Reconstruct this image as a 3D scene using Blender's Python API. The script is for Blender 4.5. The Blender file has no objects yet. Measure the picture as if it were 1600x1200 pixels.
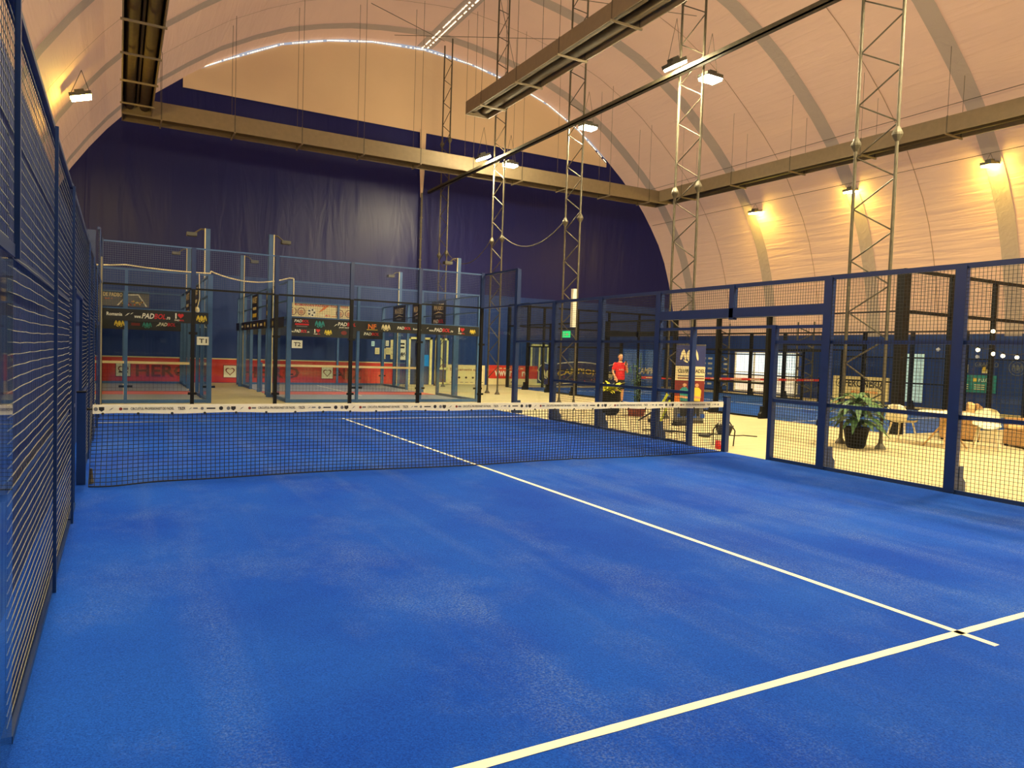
import bpy, math, random
from mathutils import Vector, Matrix
random.seed(7)
sc = bpy.context.scene
COL = sc.collection
PI = math.pi

# ------------------------------------------------------------------ materials
def L1(v):
    v /= 255.0
    return v / 12.92 if v <= .04045 else ((v + .055) / 1.055) ** 2.4
def lin(c): return (L1(c[0]), L1(c[1]), L1(c[2]), 1)
M = {}
def mat(name, c, rough=.5, metal=0, var=.12, scale=6, bump=0, bscale=40, emit=None, estr=0, spec=.5, stretch=None):
    m = bpy.data.materials.new(name); m.use_nodes = True
    nt = m.node_tree; n = nt.nodes; b = n['Principled BSDF']
    b.inputs['Roughness'].default_value = rough; b.inputs['Metallic'].default_value = metal
    b.inputs['Specular IOR Level'].default_value = spec
    tc = n.new('ShaderNodeTexCoord')
    src = tc.outputs['Object']
    if stretch:
        mp = n.new('ShaderNodeMapping'); mp.inputs['Scale'].default_value = stretch
        nt.links.new(src, mp.inputs[0]); src = mp.outputs[0]
    no = n.new('ShaderNodeTexNoise'); no.inputs['Scale'].default_value = scale; no.inputs['Detail'].default_value = 3
    nt.links.new(src, no.inputs['Vector'])
    r = n.new('ShaderNodeValToRGB'); l = lin(c)
    r.color_ramp.elements[0].position = .3; r.color_ramp.elements[1].position = .7
    r.color_ramp.elements[0].color = (l[0]*(1-var), l[1]*(1-var), l[2]*(1-var), 1)
    r.color_ramp.elements[1].color = (min(1, l[0]*(1+var)), min(1, l[1]*(1+var)), min(1, l[2]*(1+var)), 1)
    nt.links.new(no.outputs['Fac'], r.inputs['Fac']); nt.links.new(r.outputs['Color'], b.inputs['Base Color'])
    if bump:
        n2 = n.new('ShaderNodeTexNoise'); n2.inputs['Scale'].default_value = bscale; n2.inputs['Detail'].default_value = 4
        nt.links.new(src, n2.inputs['Vector'])
        bp = n.new('ShaderNodeBump'); bp.inputs['Strength'].default_value = bump; bp.inputs['Distance'].default_value = .05
        nt.links.new(n2.outputs['Fac'], bp.inputs['Height']); nt.links.new(bp.outputs[0], b.inputs['Normal'])
    if emit:
        b.inputs['Emission Color'].default_value = lin(emit); b.inputs['Emission Strength'].default_value = estr
    M[name] = m
    return m
def glassmat(name, tint, refl=1.0, rough=.02):
    m = bpy.data.materials.new(name); m.use_nodes = True
    nt = m.node_tree; n = nt.nodes; n.remove(n['Principled BSDF']); out = n['Material Output']
    t = n.new('ShaderNodeBsdfTransparent'); t.inputs[0].default_value = (*tint, 1)
    g = n.new('ShaderNodeBsdfGlossy'); g.inputs['Roughness'].default_value = rough
    no = n.new('ShaderNodeTexNoise'); no.inputs['Scale'].default_value = 2.0
    mr = n.new('ShaderNodeMapRange'); mr.inputs[3].default_value = rough; mr.inputs[4].default_value = rough*2
    nt.links.new(no.outputs['Fac'], mr.inputs[0]); nt.links.new(mr.outputs[0], g.inputs['Roughness'])
    ge = n.new('ShaderNodeNewGeometry'); dt = n.new('ShaderNodeVectorMath'); dt.operation = 'DOT_PRODUCT'
    nt.links.new(ge.outputs['Normal'], dt.inputs[0]); nt.links.new(ge.outputs['Incoming'], dt.inputs[1])
    def mth(op, a, v=None, rev=False):
        x = n.new('ShaderNodeMath'); x.operation = op; nt.links.new(a, x.inputs[1 if rev else 0])
        if v is not None: x.inputs[0 if rev else 1].default_value = v
        return x.outputs[0]
    sch = mth('POWER', mth('SUBTRACT', mth('ABSOLUTE', dt.outputs['Value']), 1.0, True), 4.5)     # same from both faces of the pane
    mu = n.new('ShaderNodeMath'); mu.operation = 'MULTIPLY_ADD'; mu.inputs[1].default_value = .85*refl; mu.inputs[2].default_value = .06*refl
    nt.links.new(sch, mu.inputs[0])
    mx = n.new('ShaderNodeMixShader'); nt.links.new(mu.outputs[0], mx.inputs[0])
    nt.links.new(t.outputs[0], mx.inputs[1]); nt.links.new(g.outputs[0], mx.inputs[2]); nt.links.new(mx.outputs[0], out.inputs[0])
    M[name] = m
    return m
def emitmat(name, c, s):
    return mat(name, c, emit=c, estr=s)

glassmat('glass', (.88, .93, .92), 1.0)
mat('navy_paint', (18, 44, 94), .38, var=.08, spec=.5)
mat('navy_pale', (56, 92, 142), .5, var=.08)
mat('black_paint', (12, 12, 12), .5, spec=.25)
mat('wire_shaded', (46, 50, 56), .45, metal=.3)  # right fence wires; backlit shade put into the colour
mat('wire_lit', (172, 172, 150), .4, metal=.2)  # left fence wires; lamp light put into the colour
mat('wire_navy', (60, 78, 120), .5)
mat('wire_black', (30, 32, 36), .5)
mat('net_black', (14, 18, 30), .7)
mat('steel', (88, 82, 68), .5, metal=.3, var=.2, scale=9)
mat('steel_dark', (95, 88, 76), .5, metal=.4)
mat('white_line', (236, 230, 205), .8, var=.06, scale=30)
mat('edge_lit', (150, 142, 112), .6); mat('tape', (228, 222, 200), .7, var=.05, scale=12)
mat('print_black', (28, 26, 26), .6); mat('print_white', (236, 232, 218), .6, var=.03)
mat('print_red', (205, 32, 34), .6, var=.04); mat('print_orange', (226, 120, 32), .6); mat('print_blue', (38, 92, 190), .6)
mat('print_yellow', (226, 196, 60), .6); mat('print_teal', (40, 140, 140), .6); mat('print_navy', (34, 44, 104), .6)
mat('print_cream', (228, 214, 168), .7, var=.05); mat('print_grey', (110, 110, 112), .7); mat('print_maroon', (120, 36, 30), .7)
mat('banner_red', (206, 50, 40), .6, var=.12, scale=1.5); mat('banner_black', (24, 22, 20), .55)
mat('duct_side', (132, 117, 94), .6, metal=0, var=.06); mat('duct_inner', (84, 70, 50), .8, var=.1, spec=.2); mat('duct_tube', (92, 78, 56), .75, spec=.2)
mat('lamp_housing', (90, 90, 84), .5, metal=.4)
mat('lamp_face', (255, 226, 140), emit=(255, 236, 186), estr=980)
mat('lamp_face_side', (255, 226, 140), emit=(255, 214, 92), estr=330)
mat('lamp_face_added', (255, 226, 140), emit=(255, 236, 188), estr=720)
mat('bulb_glow', (255, 240, 200), emit=(255, 236, 190), estr=4)
mat('day_gap', (255, 244, 226), emit=(255, 232, 200), estr=1.8)
mat('plastic_white', (232, 222, 186), .45, var=.04); mat('wood', (196, 160, 104), .6, stretch=(1, 1, 8))
mat('wicker', (158, 120, 70), .75, bump=.6, bscale=60, var=.25, scale=30); mat('cushion', (206, 170, 114), .9)
mat('pot_black', (14, 13, 13), .6, spec=.25); mat('pot_terracotta', (156, 74, 44), .75); mat('soil', (50, 36, 24), .95)
mat('leaf_dark', (64, 98, 52), .55, var=.35, scale=14); mat('leaf_yellow', (226, 226, 40), .6, var=.3, scale=14)
mat('skin', (206, 150, 112), .55, var=.05); mat('hair', (48, 36, 28), .7); mat('shirt_red', (200, 24, 32), .8, var=.1)
mat('shorts_black', (24, 24, 28), .8); mat('shoe', (40, 40, 44), .7)
mat('lime', (186, 200, 40), .6); mat('bag_black', (30, 28, 30), .7); mat('drink_red', (214, 44, 30), .3)
mat('curtain_white', (190, 220, 228), .8, emit=(170, 215, 235), estr=.25)
mat('door_frame', (222, 220, 160), .5); mat('door_panel', (62, 76, 120), .4); mat('screen_teal', (20, 120, 170), .3, emit=(30, 110, 190), estr=.5)
mat('sign_green', (20, 120, 60), .5, emit=(40, 220, 120), estr=1.4)
mat('turf_grey', (146, 150, 172), .9, var=.07, scale=3, bump=.1, bscale=200); mat('turf_coral', (206, 104, 96), .9, var=.07)
mat('seam', (150, 120, 94), .8, emit=(160, 128, 98), estr=.1)

def turf(name, a, b_, sand, sandamt):
    m = bpy.data.materials.new(name); m.use_nodes = True
    nt = m.node_tree; n = nt.nodes; b = n['Principled BSDF']; b.inputs['Roughness'].default_value = .95
    b.inputs['Specular IOR Level'].default_value = .12
    tc = n.new('ShaderNodeTexCoord')
    def noise(scale, detail, st=None, rough=.55):
        x = n.new('ShaderNodeTexNoise'); x.inputs['Scale'].default_value = scale; x.inputs['Detail'].default_value = detail
        x.inputs['Roughness'].default_value = rough
        s = tc.outputs['Object']
        if st:
            mp = n.new('ShaderNodeMapping'); mp.inputs['Scale'].default_value = st; nt.links.new(s, mp.inputs[0]); s = mp.outputs[0]
        nt.links.new(s, x.inputs['Vector']); return x
    def ramp(x, p0, p1, c0=(0, 0, 0, 1), c1=(1, 1, 1, 1)):
        r = n.new('ShaderNodeValToRGB'); r.color_ramp.elements[0].position = p0; r.color_ramp.elements[1].position = p1
        r.color_ramp.elements[0].color = c0; r.color_ramp.elements[1].color = c1
        nt.links.new(x.outputs['Fac'], r.inputs[0]); return r
    def mix(f, c1, c2):
        x = n.new('ShaderNodeMixRGB'); nt.links.new(f, x.inputs[0])
        for i, c in ((1, c1), (2, c2)):
            if isinstance(c, tuple): x.inputs[i].default_value = c
            else: nt.links.new(c, x.inputs[i])
        return x.outputs[0]
    base = mix(ramp(noise(.55, 5), .35, .65).outputs[0], lin(a), lin(b_))
    # sandy wear, broken up by a fine grain
    w = ramp(noise(.9, 7, (1.0, .7, 1), .7), .5, .74)
    w2 = ramp(noise(.7, 4, (2.4, .16, 1)), .5, .78)
    g = ramp(noise(70, 3, None, .7), .44, .7)
    mu = n.new('ShaderNodeMath'); mu.operation = 'ADD'; nt.links.new(w.outputs[0], mu.inputs[0]); nt.links.new(w2.outputs[0], mu.inputs[1])
    mu2 = n.new('ShaderNodeMath'); mu2.operation = 'MULTIPLY'; nt.links.new(mu.outputs[0], mu2.inputs[0]); nt.links.new(g.outputs[0], mu2.inputs[1])
    mu3 = n.new('ShaderNodeMath'); mu3.operation = 'MULTIPLY'; mu3.use_clamp = True; nt.links.new(mu2.outputs[0], mu3.inputs[0]); mu3.inputs[1].default_value = sandamt
    c = mix(mu3.outputs[0], base, lin(sand))
    fine = ramp(noise(110, 3, None, .75), .3, .72, (.5, .52, .58, 1), (1.42, 1.4, 1.32, 1))
    x = n.new('ShaderNodeMixRGB'); x.blend_type = 'MULTIPLY'; x.inputs[0].default_value = 1
    nt.links.new(c, x.inputs[1]); nt.links.new(fine.outputs[0], x.inputs[2])
    nt.links.new(x.outputs[0], b.inputs['Base Color'])
    bp = n.new('ShaderNodeBump'); bp.inputs['Strength'].default_value = .5; bp.inputs['Distance'].default_value = .01
    nf = noise(130, 3); nt.links.new(nf.outputs['Fac'], bp.inputs['Height']); nt.links.new(bp.outputs[0], b.inputs['Normal'])
    M[name] = m
turf('turf_blue', (9, 62, 168), (22, 78, 182), (122, 146, 184), .6)
turf('turf_blue_far', (20, 70, 158), (34, 86, 170), (150, 165, 190), .2)

def floormat():
    m = bpy.data.materials.new('floor_beige'); m.use_nodes = True
    nt = m.node_tree; n = nt.nodes; b = n['Principled BSDF']; b.inputs['Roughness'].default_value = .5; b.inputs['Specular IOR Level'].default_value = .3
    tc = n.new('ShaderNodeTexCoord')
    br = n.new('ShaderNodeTexBrick'); br.inputs['Scale'].default_value = 1; br.inputs['Brick Width'].default_value = 2.4
    br.inputs['Row Height'].default_value = .3; br.inputs['Mortar Size'].default_value = .006
    br.inputs['Color1'].default_value = lin((190, 177, 137)); br.inputs['Color2'].default_value = lin((200, 187, 146)); br.inputs['Mortar'].default_value = lin((160, 146, 108))
    nt.links.new(tc.outputs['Object'], br.inputs[0])
    no = n.new('ShaderNodeTexNoise'); no.inputs['Scale'].default_value = 1.2; no.inputs['Detail'].default_value = 6
    nt.links.new(tc.outputs['Object'], no.inputs['Vector'])
    r = n.new('ShaderNodeValToRGB'); r.color_ramp.elements[0].color = (.8, .8, .8, 1); r.color_ramp.elements[1].color = (1.1, 1.1, 1.1, 1)
    nt.links.new(no.outputs['Fac'], r.inputs[0])
    x = n.new('ShaderNodeMixRGB'); x.blend_type = 'MULTIPLY'; x.inputs[0].default_value = 1
    nt.links.new(br.outputs['Color'], x.inputs[1]); nt.links.new(r.outputs[0], x.inputs[2]); nt.links.new(x.outputs[0], b.inputs['Base Color'])
    M['floor_beige'] = m
floormat()

def fabric(name, c, emit_c, estr, rough, folds, spec=.3):
    """coated membrane: soft folds, with a glow put in as emission for daylight"""
    m = bpy.data.materials.new(name); m.use_nodes = True
    nt = m.node_tree; n = nt.nodes; b = n['Principled BSDF']; b.inputs['Roughness'].default_value = rough
    b.inputs['Specular IOR Level'].default_value = spec
    tc = n.new('ShaderNodeTexCoord')
    h = None
    for st, sc_, stg in folds:
        mp = n.new('ShaderNodeMapping'); mp.inputs['Scale'].default_value = st
        nt.links.new(tc.outputs['Object'], mp.inputs[0])
        no = n.new('ShaderNodeTexNoise'); no.inputs['Scale'].default_value = sc_; no.inputs['Detail'].default_value = 3
        no.inputs['Distortion'].default_value = .8
        nt.links.new(mp.outputs[0], no.inputs['Vector'])
        bp = n.new('ShaderNodeBump'); bp.inputs['Strength'].default_value = stg; bp.inputs['Distance'].default_value = .12
        nt.links.new(no.outputs['Fac'], bp.inputs['Height'])
        if h: nt.links.new(h.outputs[0], bp.inputs['Normal'])
        h = bp
    if h: nt.links.new(h.outputs[0], b.inputs['Normal'])
    no = n.new('ShaderNodeTexNoise'); no.inputs['Scale'].default_value = .35; no.inputs['Detail'].default_value = 4
    nt.links.new(tc.outputs['Object'], no.inputs['Vector'])
    r = n.new('ShaderNodeValToRGB'); l = lin(c)
    r.color_ramp.elements[0].color = (l[0]*.85, l[1]*.85, l[2]*.86, 1); r.color_ramp.elements[1].color = (min(1, l[0]*1.12), min(1, l[1]*1.1), min(1, l[2]*1.1), 1)
    nt.links.new(no.outputs['Fac'], r.inputs[0]); nt.links.new(r.outputs[0], b.inputs['Base Color'])
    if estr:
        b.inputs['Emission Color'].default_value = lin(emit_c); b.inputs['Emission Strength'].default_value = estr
    M[name] = m
ROOF_E = .31  # even fill emitted by the fabric in place of daylight through it
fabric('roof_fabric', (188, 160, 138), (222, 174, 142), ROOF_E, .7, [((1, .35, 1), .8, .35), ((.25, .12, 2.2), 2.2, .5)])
fabric('rib_fabric', (150, 136, 120), (190, 160, 136), ROOF_E*.75, .7, [((1, 1, 1), 3, .3)])  # shade of the arches behind is put into the rib bands' grey
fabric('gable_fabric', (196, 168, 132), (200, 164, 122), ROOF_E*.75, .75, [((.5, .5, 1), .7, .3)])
fabric('curtain_navy', (22, 26, 84), (28, 34, 116), .045, .38, [((.6, 1, .07), .65, .6), ((1.5, 1, .3), .8, .45)], .26)
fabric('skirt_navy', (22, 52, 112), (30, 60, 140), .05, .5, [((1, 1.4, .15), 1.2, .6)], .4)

# ------------------------------------------------------------------ mesh builder
class MB:
    def __init__(s): s.v = []; s.f = []; s.smooth = False
    def add(s, vs, fs):
        o = len(s.v); s.v += [Vector(p) for p in vs]; s.f += [tuple(i+o for i in f) for f in fs]; return s
    def box(s, x0, x1, y0, y1, z0, z1):
        return s.add([(x0,y0,z0),(x1,y0,z0),(x1,y1,z0),(x0,y1,z0),(x0,y0,z1),(x1,y0,z1),(x1,y1,z1),(x0,y1,z1)],
                     [(0,3,2,1),(4,5,6,7),(0,1,5,4),(1,2,6,5),(2,3,7,6),(3,0,4,7)])
    def frame_(s, p, q):
        d = (Vector(q)-Vector(p)); d.normalize()
        u = Vector((0,0,1)) if abs(d.z) < .95 else Vector((1,0,0))
        a = d.cross(u).normalized(); b = a.cross(d).normalized(); return a, b
    def bar(s, p, q, w, h=None, cap=True):
        h = h or w; p = Vector(p); q = Vector(q); a, b = s.frame_(p, q); a = a*w/2; b = b*h/2
        vs = [p-a-b, p+a-b, p+a+b, p-a+b, q-a-b, q+a-b, q+a+b, q-a+b]
        fs = [(0,1,5,4),(1,2,6,5),(2,3,7,6),(3,0,4,7)]
        if cap: fs += [(0,3,2,1),(4,5,6,7)]
        return s.add(vs, fs)
    def tube(s, p, q, r, r2=None, n=8, cap=True):
        r2 = r if r2 is None else r2; p = Vector(p); q = Vector(q); a, b = s.frame_(p, q)
        vs = []
        for c, rr in ((p, r), (q, r2)):
            for i in range(n):
                t = 2*PI*i/n; vs.append(c + a*math.cos(t)*rr + b*math.sin(t)*rr)
        fs = [(i, (i+1)%n, n+(i+1)%n, n+i) for i in range(n)]
        if cap: fs += [tuple(range(n-1,-1,-1)), tuple(range(n, 2*n))]
        return s.add(vs, fs)
    def path(s, pts, r, n=6):
        for p, q in zip(pts[:-1], pts[1:]): s.tube(p, q, r, n=n)
        return s
    def lathe(s, c, prof, n=16, sx=1, sy=1):
        c = Vector(c); vs = []; m = len(prof)
        for r, z in prof:
            for i in range(n):
                t = 2*PI*i/n; vs.append(c + Vector((r*sx*math.cos(t), r*sy*math.sin(t), z)))
        fs = [(j*n+i, j*n+(i+1)%n, (j+1)*n+(i+1)%n, (j+1)*n+i) for j in range(m-1) for i in range(n)]
        fs += [tuple(range(n-1,-1,-1)), tuple(range((m-1)*n, m*n))]
        return s.add(vs, fs)
    def loft(s, rings, n=14):
        vs = []
        for c, rx, ry in rings:
            for i in range(n):
                t = 2*PI*i/n; vs.append(Vector(c)+Vector((rx*math.cos(t), ry*math.sin(t), 0)))
        m = len(rings)
        fs = [(j*n+i, j*n+(i+1)%n, (j+1)*n+(i+1)%n, (j+1)*n+i) for j in range(m-1) for i in range(n)]
        fs += [tuple(range(n-1,-1,-1)), tuple(range((m-1)*n, m*n))]
        return s.add(vs, fs)
    def ball(s, c, r, sx=1, sy=1, sz=1, n=12, m=8):
        prof = [(max(.001, r*math.sin(PI*k/m)), -r*math.cos(PI*k/m)*sz) for k in range(m+1)]
        return s.lathe(c, prof, n, sx, sy)
    def quad(s, a, b, c, d): return s.add([a,b,c,d], [(0,1,2,3)])
    def poly(s, pts): return s.add(pts, [tuple(range(len(pts)))])
    def xf(s, mtx): s.v = [mtx @ p for p in s.v]; return s

ORG = {}
def _link(name, mb, m, org, parent=None):
    me = bpy.data.meshes.new(name)
    me.from_pydata([tuple(p-org) for p in mb.v], [], mb.f); me.update()
    if mb.smooth:
        for p in me.polygons: p.use_smooth = True
    me.materials.append(M[m] if isinstance(m, str) else m)
    o = bpy.data.objects.new(name, me); COL.objects.link(o)
    if parent is not None: o.parent = parent
    else: o.location = org
    ORG[o.name] = org
    return o
def tag(o, label, cat, group=None):
    o['label'] = label; o['category'] = cat
    if group: o['group'] = group
    return o
def thing(name, label, cat, loc, group=None):
    o = bpy.data.objects.new(name, None); COL.objects.link(o); o.location = loc; o.empty_display_size = .2
    ORG[o.name] = Vector(loc); return tag(o, label, cat, group)
def part(name, mb, m, parent, label=None):
    o = _link(name, mb, m, ORG[parent.name], parent)
    if label: o['label'] = label
    return o
def single(name, mb, m, label, cat, loc, group=None):
    return tag(_link(name, mb, m, Vector(loc)), label, cat, group)
def struct(name, mb, m, loc=(0,0,0)):
    o = _link(name, mb, m, Vector(loc)); o['kind'] = 'structure'; return o
def kids(o): return [c for c in bpy.data.objects if c.parent is o]
def dup(o, delta, label, group=None):
    """copy of a thing, its parts and sub-parts"""
    def rec(a, par):
        c = a.copy(); COL.objects.link(c)
        if par is not None: c.parent = par
        for k in CH.get(a.name, []): rec(k, c)
        return c
    CH = {}
    for k in bpy.data.objects:
        if k.parent: CH.setdefault(k.parent.name, []).append(k)
    c = rec(o, None); c.location = Vector(o.location) + Vector(delta); c['label'] = label
    ORG[c.name] = Vector(c.location)
    if group: c['group'] = group
    return c

# ------------------------------------------------------------------ lettering
WORDS = ['CIRCUITUL PROFESIONIST DE PADEL','PAD','BOL','www.','.ro','I','Romania','T1','T2','DE PADBOL','Jud. 1','ROMANIAN PADBOL TOUR 2023','MAXBET',
 'SPORT FACTORY','Echipamente sport','www.r','ro','CAMPIONI','CLUBUL PADEL','FERONERIA','#ECOMUNITATEA','FLUX','GRAFICO','HERO','www','NEZ','A','NF','TBZR','info','REZERVARI ONLINE','CAMPIONII']
TM = {}
def _mk_text():
    obs = []
    for w in WORDS:
        cu = bpy.data.curves.new('t', 'FONT'); cu.body = w; cu.size = 1; cu.offset = .022; cu.resolution_u = 2
        o = bpy.data.objects.new('t', cu); COL.objects.link(o); obs.append((w, o, cu))
    dg = bpy.context.evaluated_depsgraph_get()
    for w, o, cu in obs:
        me = bpy.data.meshes.new_from_object(o.evaluated_get(dg))
        vs = [Vector(v.co) for v in me.vertices]; fs = [tuple(p.vertices) for p in me.polygons]
        x0 = min(v.x for v in vs); x1 = max(v.x for v in vs); y0 = min(v.y for v in vs); y1 = max(v.y for v in vs)
        TM[w] = ([((v.x-x0)/(x1-x0), (v.y-y0)/(y1-y0)) for v in vs], fs)
        bpy.data.objects.remove(o); bpy.data.curves.remove(cu); bpy.data.meshes.remove(me)
_mk_text()
FR = (Vector((1,0,0)), Vector((0,-1,0)))     # flat things facing -y
RT = (Vector((0,-1,0)), Vector((-1,0,0)))    # flat things facing -x
Z = Vector((0,0,1))
class Flat:
    """printing on an upright flat thing: (u, v) metres from its lower left corner"""
    def __init__(s, parent, p0, fr, off=.006): s.par = parent; s.p0 = Vector(p0); s.x, s.n = fr; s.off = off
    def pt(s, u, v, k=1): return s.p0 + s.x*u + Z*v + s.n*s.off*k
    def text(s, w, u, v, wd, h, m, k=1, name='lettering', slant=0):
        vs, fs = TM[w]; mb = MB(); mb.add([s.pt(u+a*wd+slant*b*h, v+b*h, k) for a, b in vs], fs); return part(name, mb, m, s.par)
    def rect(s, u, v, wd, h, m, k=1, name='printed_panel'):
        mb = MB(); mb.quad(s.pt(u,v,k), s.pt(u+wd,v,k), s.pt(u+wd,v+h,k), s.pt(u,v+h,k)); return part(name, mb, m, s.par)
    def poly(s, pts, m, k=1, name='printed_shape'):
        mb = MB(); mb.poly([s.pt(u,v,k) for u, v in pts]); return part(name, mb, m, s.par)
    def disc(s, u, v, r, m, k=1, n=16, sy=1, name='printed_disc'):
        return s.poly([(u+r*math.cos(2*PI*i/n), v+sy*r*math.sin(2*PI*i/n)) for i in range(n)], m, k, name)
    def ring(s, u, v, r, w, m, k=1, n=18, name='printed_ring'):
        mb = MB(); vs = []
        for rr in (r, r-w): vs += [s.pt(u+rr*math.cos(2*PI*i/n), v+rr*math.sin(2*PI*i/n), k) for i in range(n)]
        mb.add(vs, [(i, (i+1)%n, n+(i+1)%n, n+i) for i in range(n)]); return part(name, mb, m, s.par)
    def heart(s, u, v, sz, m, k=1, name='printed_heart'):
        pts = []
        for i in range(28):
            t = 2*PI*i/28; x = 16*math.sin(t)**3; y = 13*math.cos(t)-5*math.cos(2*t)-2*math.cos(3*t)-math.cos(4*t)
            pts.append((u-x*sz/34, v+(y+2)*sz/34))
        mb = MB(); n = len(pts); mb.add([s.pt(u, v, k)]+[s.pt(a, b, k) for a, b in pts], [(0, 1+(i+1)%n, 1+i) for i in range(n)])
        return part(name, mb, m, s.par)
    def crest(s, u, v, r, m, k=1, name='printed_crest'):
        mb = MB()
        def blob(cu, cv, ru, rv, rot=0):
            p = []
            for i in range(10):
                t = 2*PI*i/10; a = ru*math.cos(t); b = rv*math.sin(t)
                p.append(s.pt(cu+a*math.cos(rot)-b*math.sin(rot), cv+a*math.sin(rot)+b*math.cos(rot), k))
            mb.poly(p)
        blob(u, v, r*.32, r*.62)
        for sg in (-1, 1):
            blob(u+sg*r*.55, v+r*.1, r*.16, r*.6, -sg*.25); blob(u+sg*r*.85, v, r*.12, r*.55, sg*.2); blob(u+sg*r*.4, v-r*.62, r*.3, r*.1, sg*.5)
        return part(name, mb, m, s.par)
    def swoosh(s, u, v, w, m, k=1): return s.poly([(u, v), (u+w*.55, v+w*.3), (u+w, v+w*.75), (u+w*.5, v+w*.55)], m, k, 'printed_mark')
    def padbol(s, u, v, w, h, k=1, www=False):
        if www:
            s.swoosh(u, v+h*.6, w*.08, 'print_white', k); s.text('www.', u+w*.1, v, w*.17, h*.45, 'print_white', k); u += w*.28; w2 = w*.58
        else: w2 = w
        s.text('PAD', u, v, w2*.5, h, 'print_white', k, slant=.2); s.text('BOL', u+w2*.52, v, w2*.48, h, 'print_red', k, slant=.2)
        if www: s.text('.ro', u+w2+.02, v, w*.1, h*.5, 'print_white', k)
    def ilove(s, u, v, h, k=1):
        s.text('I', u, v+h*.28, h*.16, h*.68, 'print_white', k); s.heart(u+h*.62, v+h*.62, h*.72, 'print_red', k)
        s.text('PAD', u-h*.05, v, h*.55, h*.2, 'print_white', k); s.text('BOL', u+h*.52, v, h*.5, h*.2, 'print_red', k)

# ------------------------------------------------------------------ the hall
CX = 13.3
PROF = [(0,16.14),(1.4,16.03),(2.8,15.85),(4.2,15.6),(5.5,15.25),(6.9,14.78),(8.2,14.15),(9.5,13.4),(10.7,12.5),(11.8,11.6),(12.7,10.75),(13.4,9.95),(14.0,9.15),(14.6,8.25),(15.1,7.25),(15.5,6.1),(15.8,5.0),(16.0,3.9),(16.1,2.9)]
def roofz(x):
    o = abs(x-CX)
    for (a, za), (b, zb) in zip(PROF[:-1], PROF[1:]):
        if a <= o <= b: return za+(zb-za)*(o-a)/(b-a)
    return PROF[-1][1]
FULL = [(CX-o, z) for o, z in reversed(PROF)] + [(CX+o, z) for o, z in PROF[1:]]
YB, YF = 23.4, -20.0
def strip(y0, y1, inset=0, ny=1):
    mb = MB(); mb.smooth = True; vs = []; n = len(FULL)
    for j in range(ny+1):
        y = y0+(y1-y0)*j/ny
        for x, z in FULL:
            d = Vector((CX-x, 0, 6-z)); d.normalize(); vs.append(Vector((x, y, z))+d*inset)
    mb.add(vs, [(j*n+i, j*n+i+1, (j+1)*n+i+1, (j+1)*n+i) for j in range(ny) for i in range(n-1)]); return mb
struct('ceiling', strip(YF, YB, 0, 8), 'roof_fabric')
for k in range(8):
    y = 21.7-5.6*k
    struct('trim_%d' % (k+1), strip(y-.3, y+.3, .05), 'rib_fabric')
for k in range(7):
    y = 18.9-5.6*k
    struct('trim_%d' % (k+9), strip(y-.015, y+.015, .03), 'seam')
fl = MB(); fl.box(-4, 31, YF, 24, -.2, 0); struct('floor', fl, 'floor_beige')
def gable(y, z1=99, z0=0):
    pts = [(CX-16.1, z0)] + FULL + [(CX+16.1, z0)]
    mb = MB(); n = len(FULL); vs = []
    for x, z in FULL: vs += [Vector((x, y, z0)), Vector((x, y, min(z, z1)))]
    mb.add(vs, [(2*i, 2*i+2, 2*i+3, 2*i+1) for i in range(n-1)]); return mb
struct('wall_back', gable(YB, 13.2), 'curtain_navy')
lw = gable(YB-.03, 4.6); struct('wall_back_wash', lw, 'skirt_navy')  # bluer lower strip; the light wash on the curtain put into its colour
struct('wall_front', gable(YF), 'curtain_navy')
# pale gable cap over the navy sheet
cap = MB(); y = YB-.06; xs = [2.6, 4.2, 6.5, 8.5, 10.5, 13.06, 15.5, 18, 20, 22, 23.9]
bot = [12.2+.05*math.sin(i) for i in range(len(xs))]; topz = [min(roofz(x)-.12, 15.95) for x in xs]; topz[0] = 12.62; topz[-1] = 12.3
vs = []
for x, a, b in zip(xs, bot, topz): vs += [Vector((x, y, a)), Vector((x, y, b))]
cap.add(vs, [(2*i, 2*i+2, 2*i+3, 2*i+1) for i in range(len(xs)-1)])
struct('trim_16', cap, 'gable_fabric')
hem = MB(); hem.box(2.6, 23.9, y-.05, y-.01, 12.1, 12.32); struct('trim_17', hem, 'gable_fabric')
gap = MB()      # daylight showing along the laced edges of the cap and along the ridge
def dash(p, q, n, w):
    p = Vector(p); q = Vector(q)
    for i in range(n):
        if random.random() < .16: continue
        a = p.lerp(q, i/n); b = p.lerp(q, (i+.55+.35*random.random())/n); gap.bar(a, b, w*(.5+random.random()), .03)
for i in range(len(xs)-1): dash((xs[i], y-.05, topz[i]+.04), (xs[i+1], y-.05, topz[i+1]+.04), 24, .04 if xs[i] < 13 else .025)
for dx in (-.12, .1): dash((CX-.25+dx, YB-.1, 16.04), (CX-.25+dx, 6, 16.04), 110, .04)
struct('trim_18', gap, 'day_gap')
rb = MB(); rb.box(CX-.62, CX+.1, 2, YB-.1, 16.07, 16.1); struct('trim_19', rb, 'rib_fabric')
# side skirts
sk = MB(); sk.box(29.35, 29.4, YF, YB, 0, 3.0); struct('wall_right', sk, 'skirt_navy')
sk = MB(); sk.box(-2.8, -2.75, YF, YB, 0, 3.4); struct('wall_left', sk, 'skirt_navy')
sk = MB(); sk.box(-.24, -.2, -12, 9.6, 0, 3.3); struct('wall_left_inner', sk, 'skirt_navy')

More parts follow.
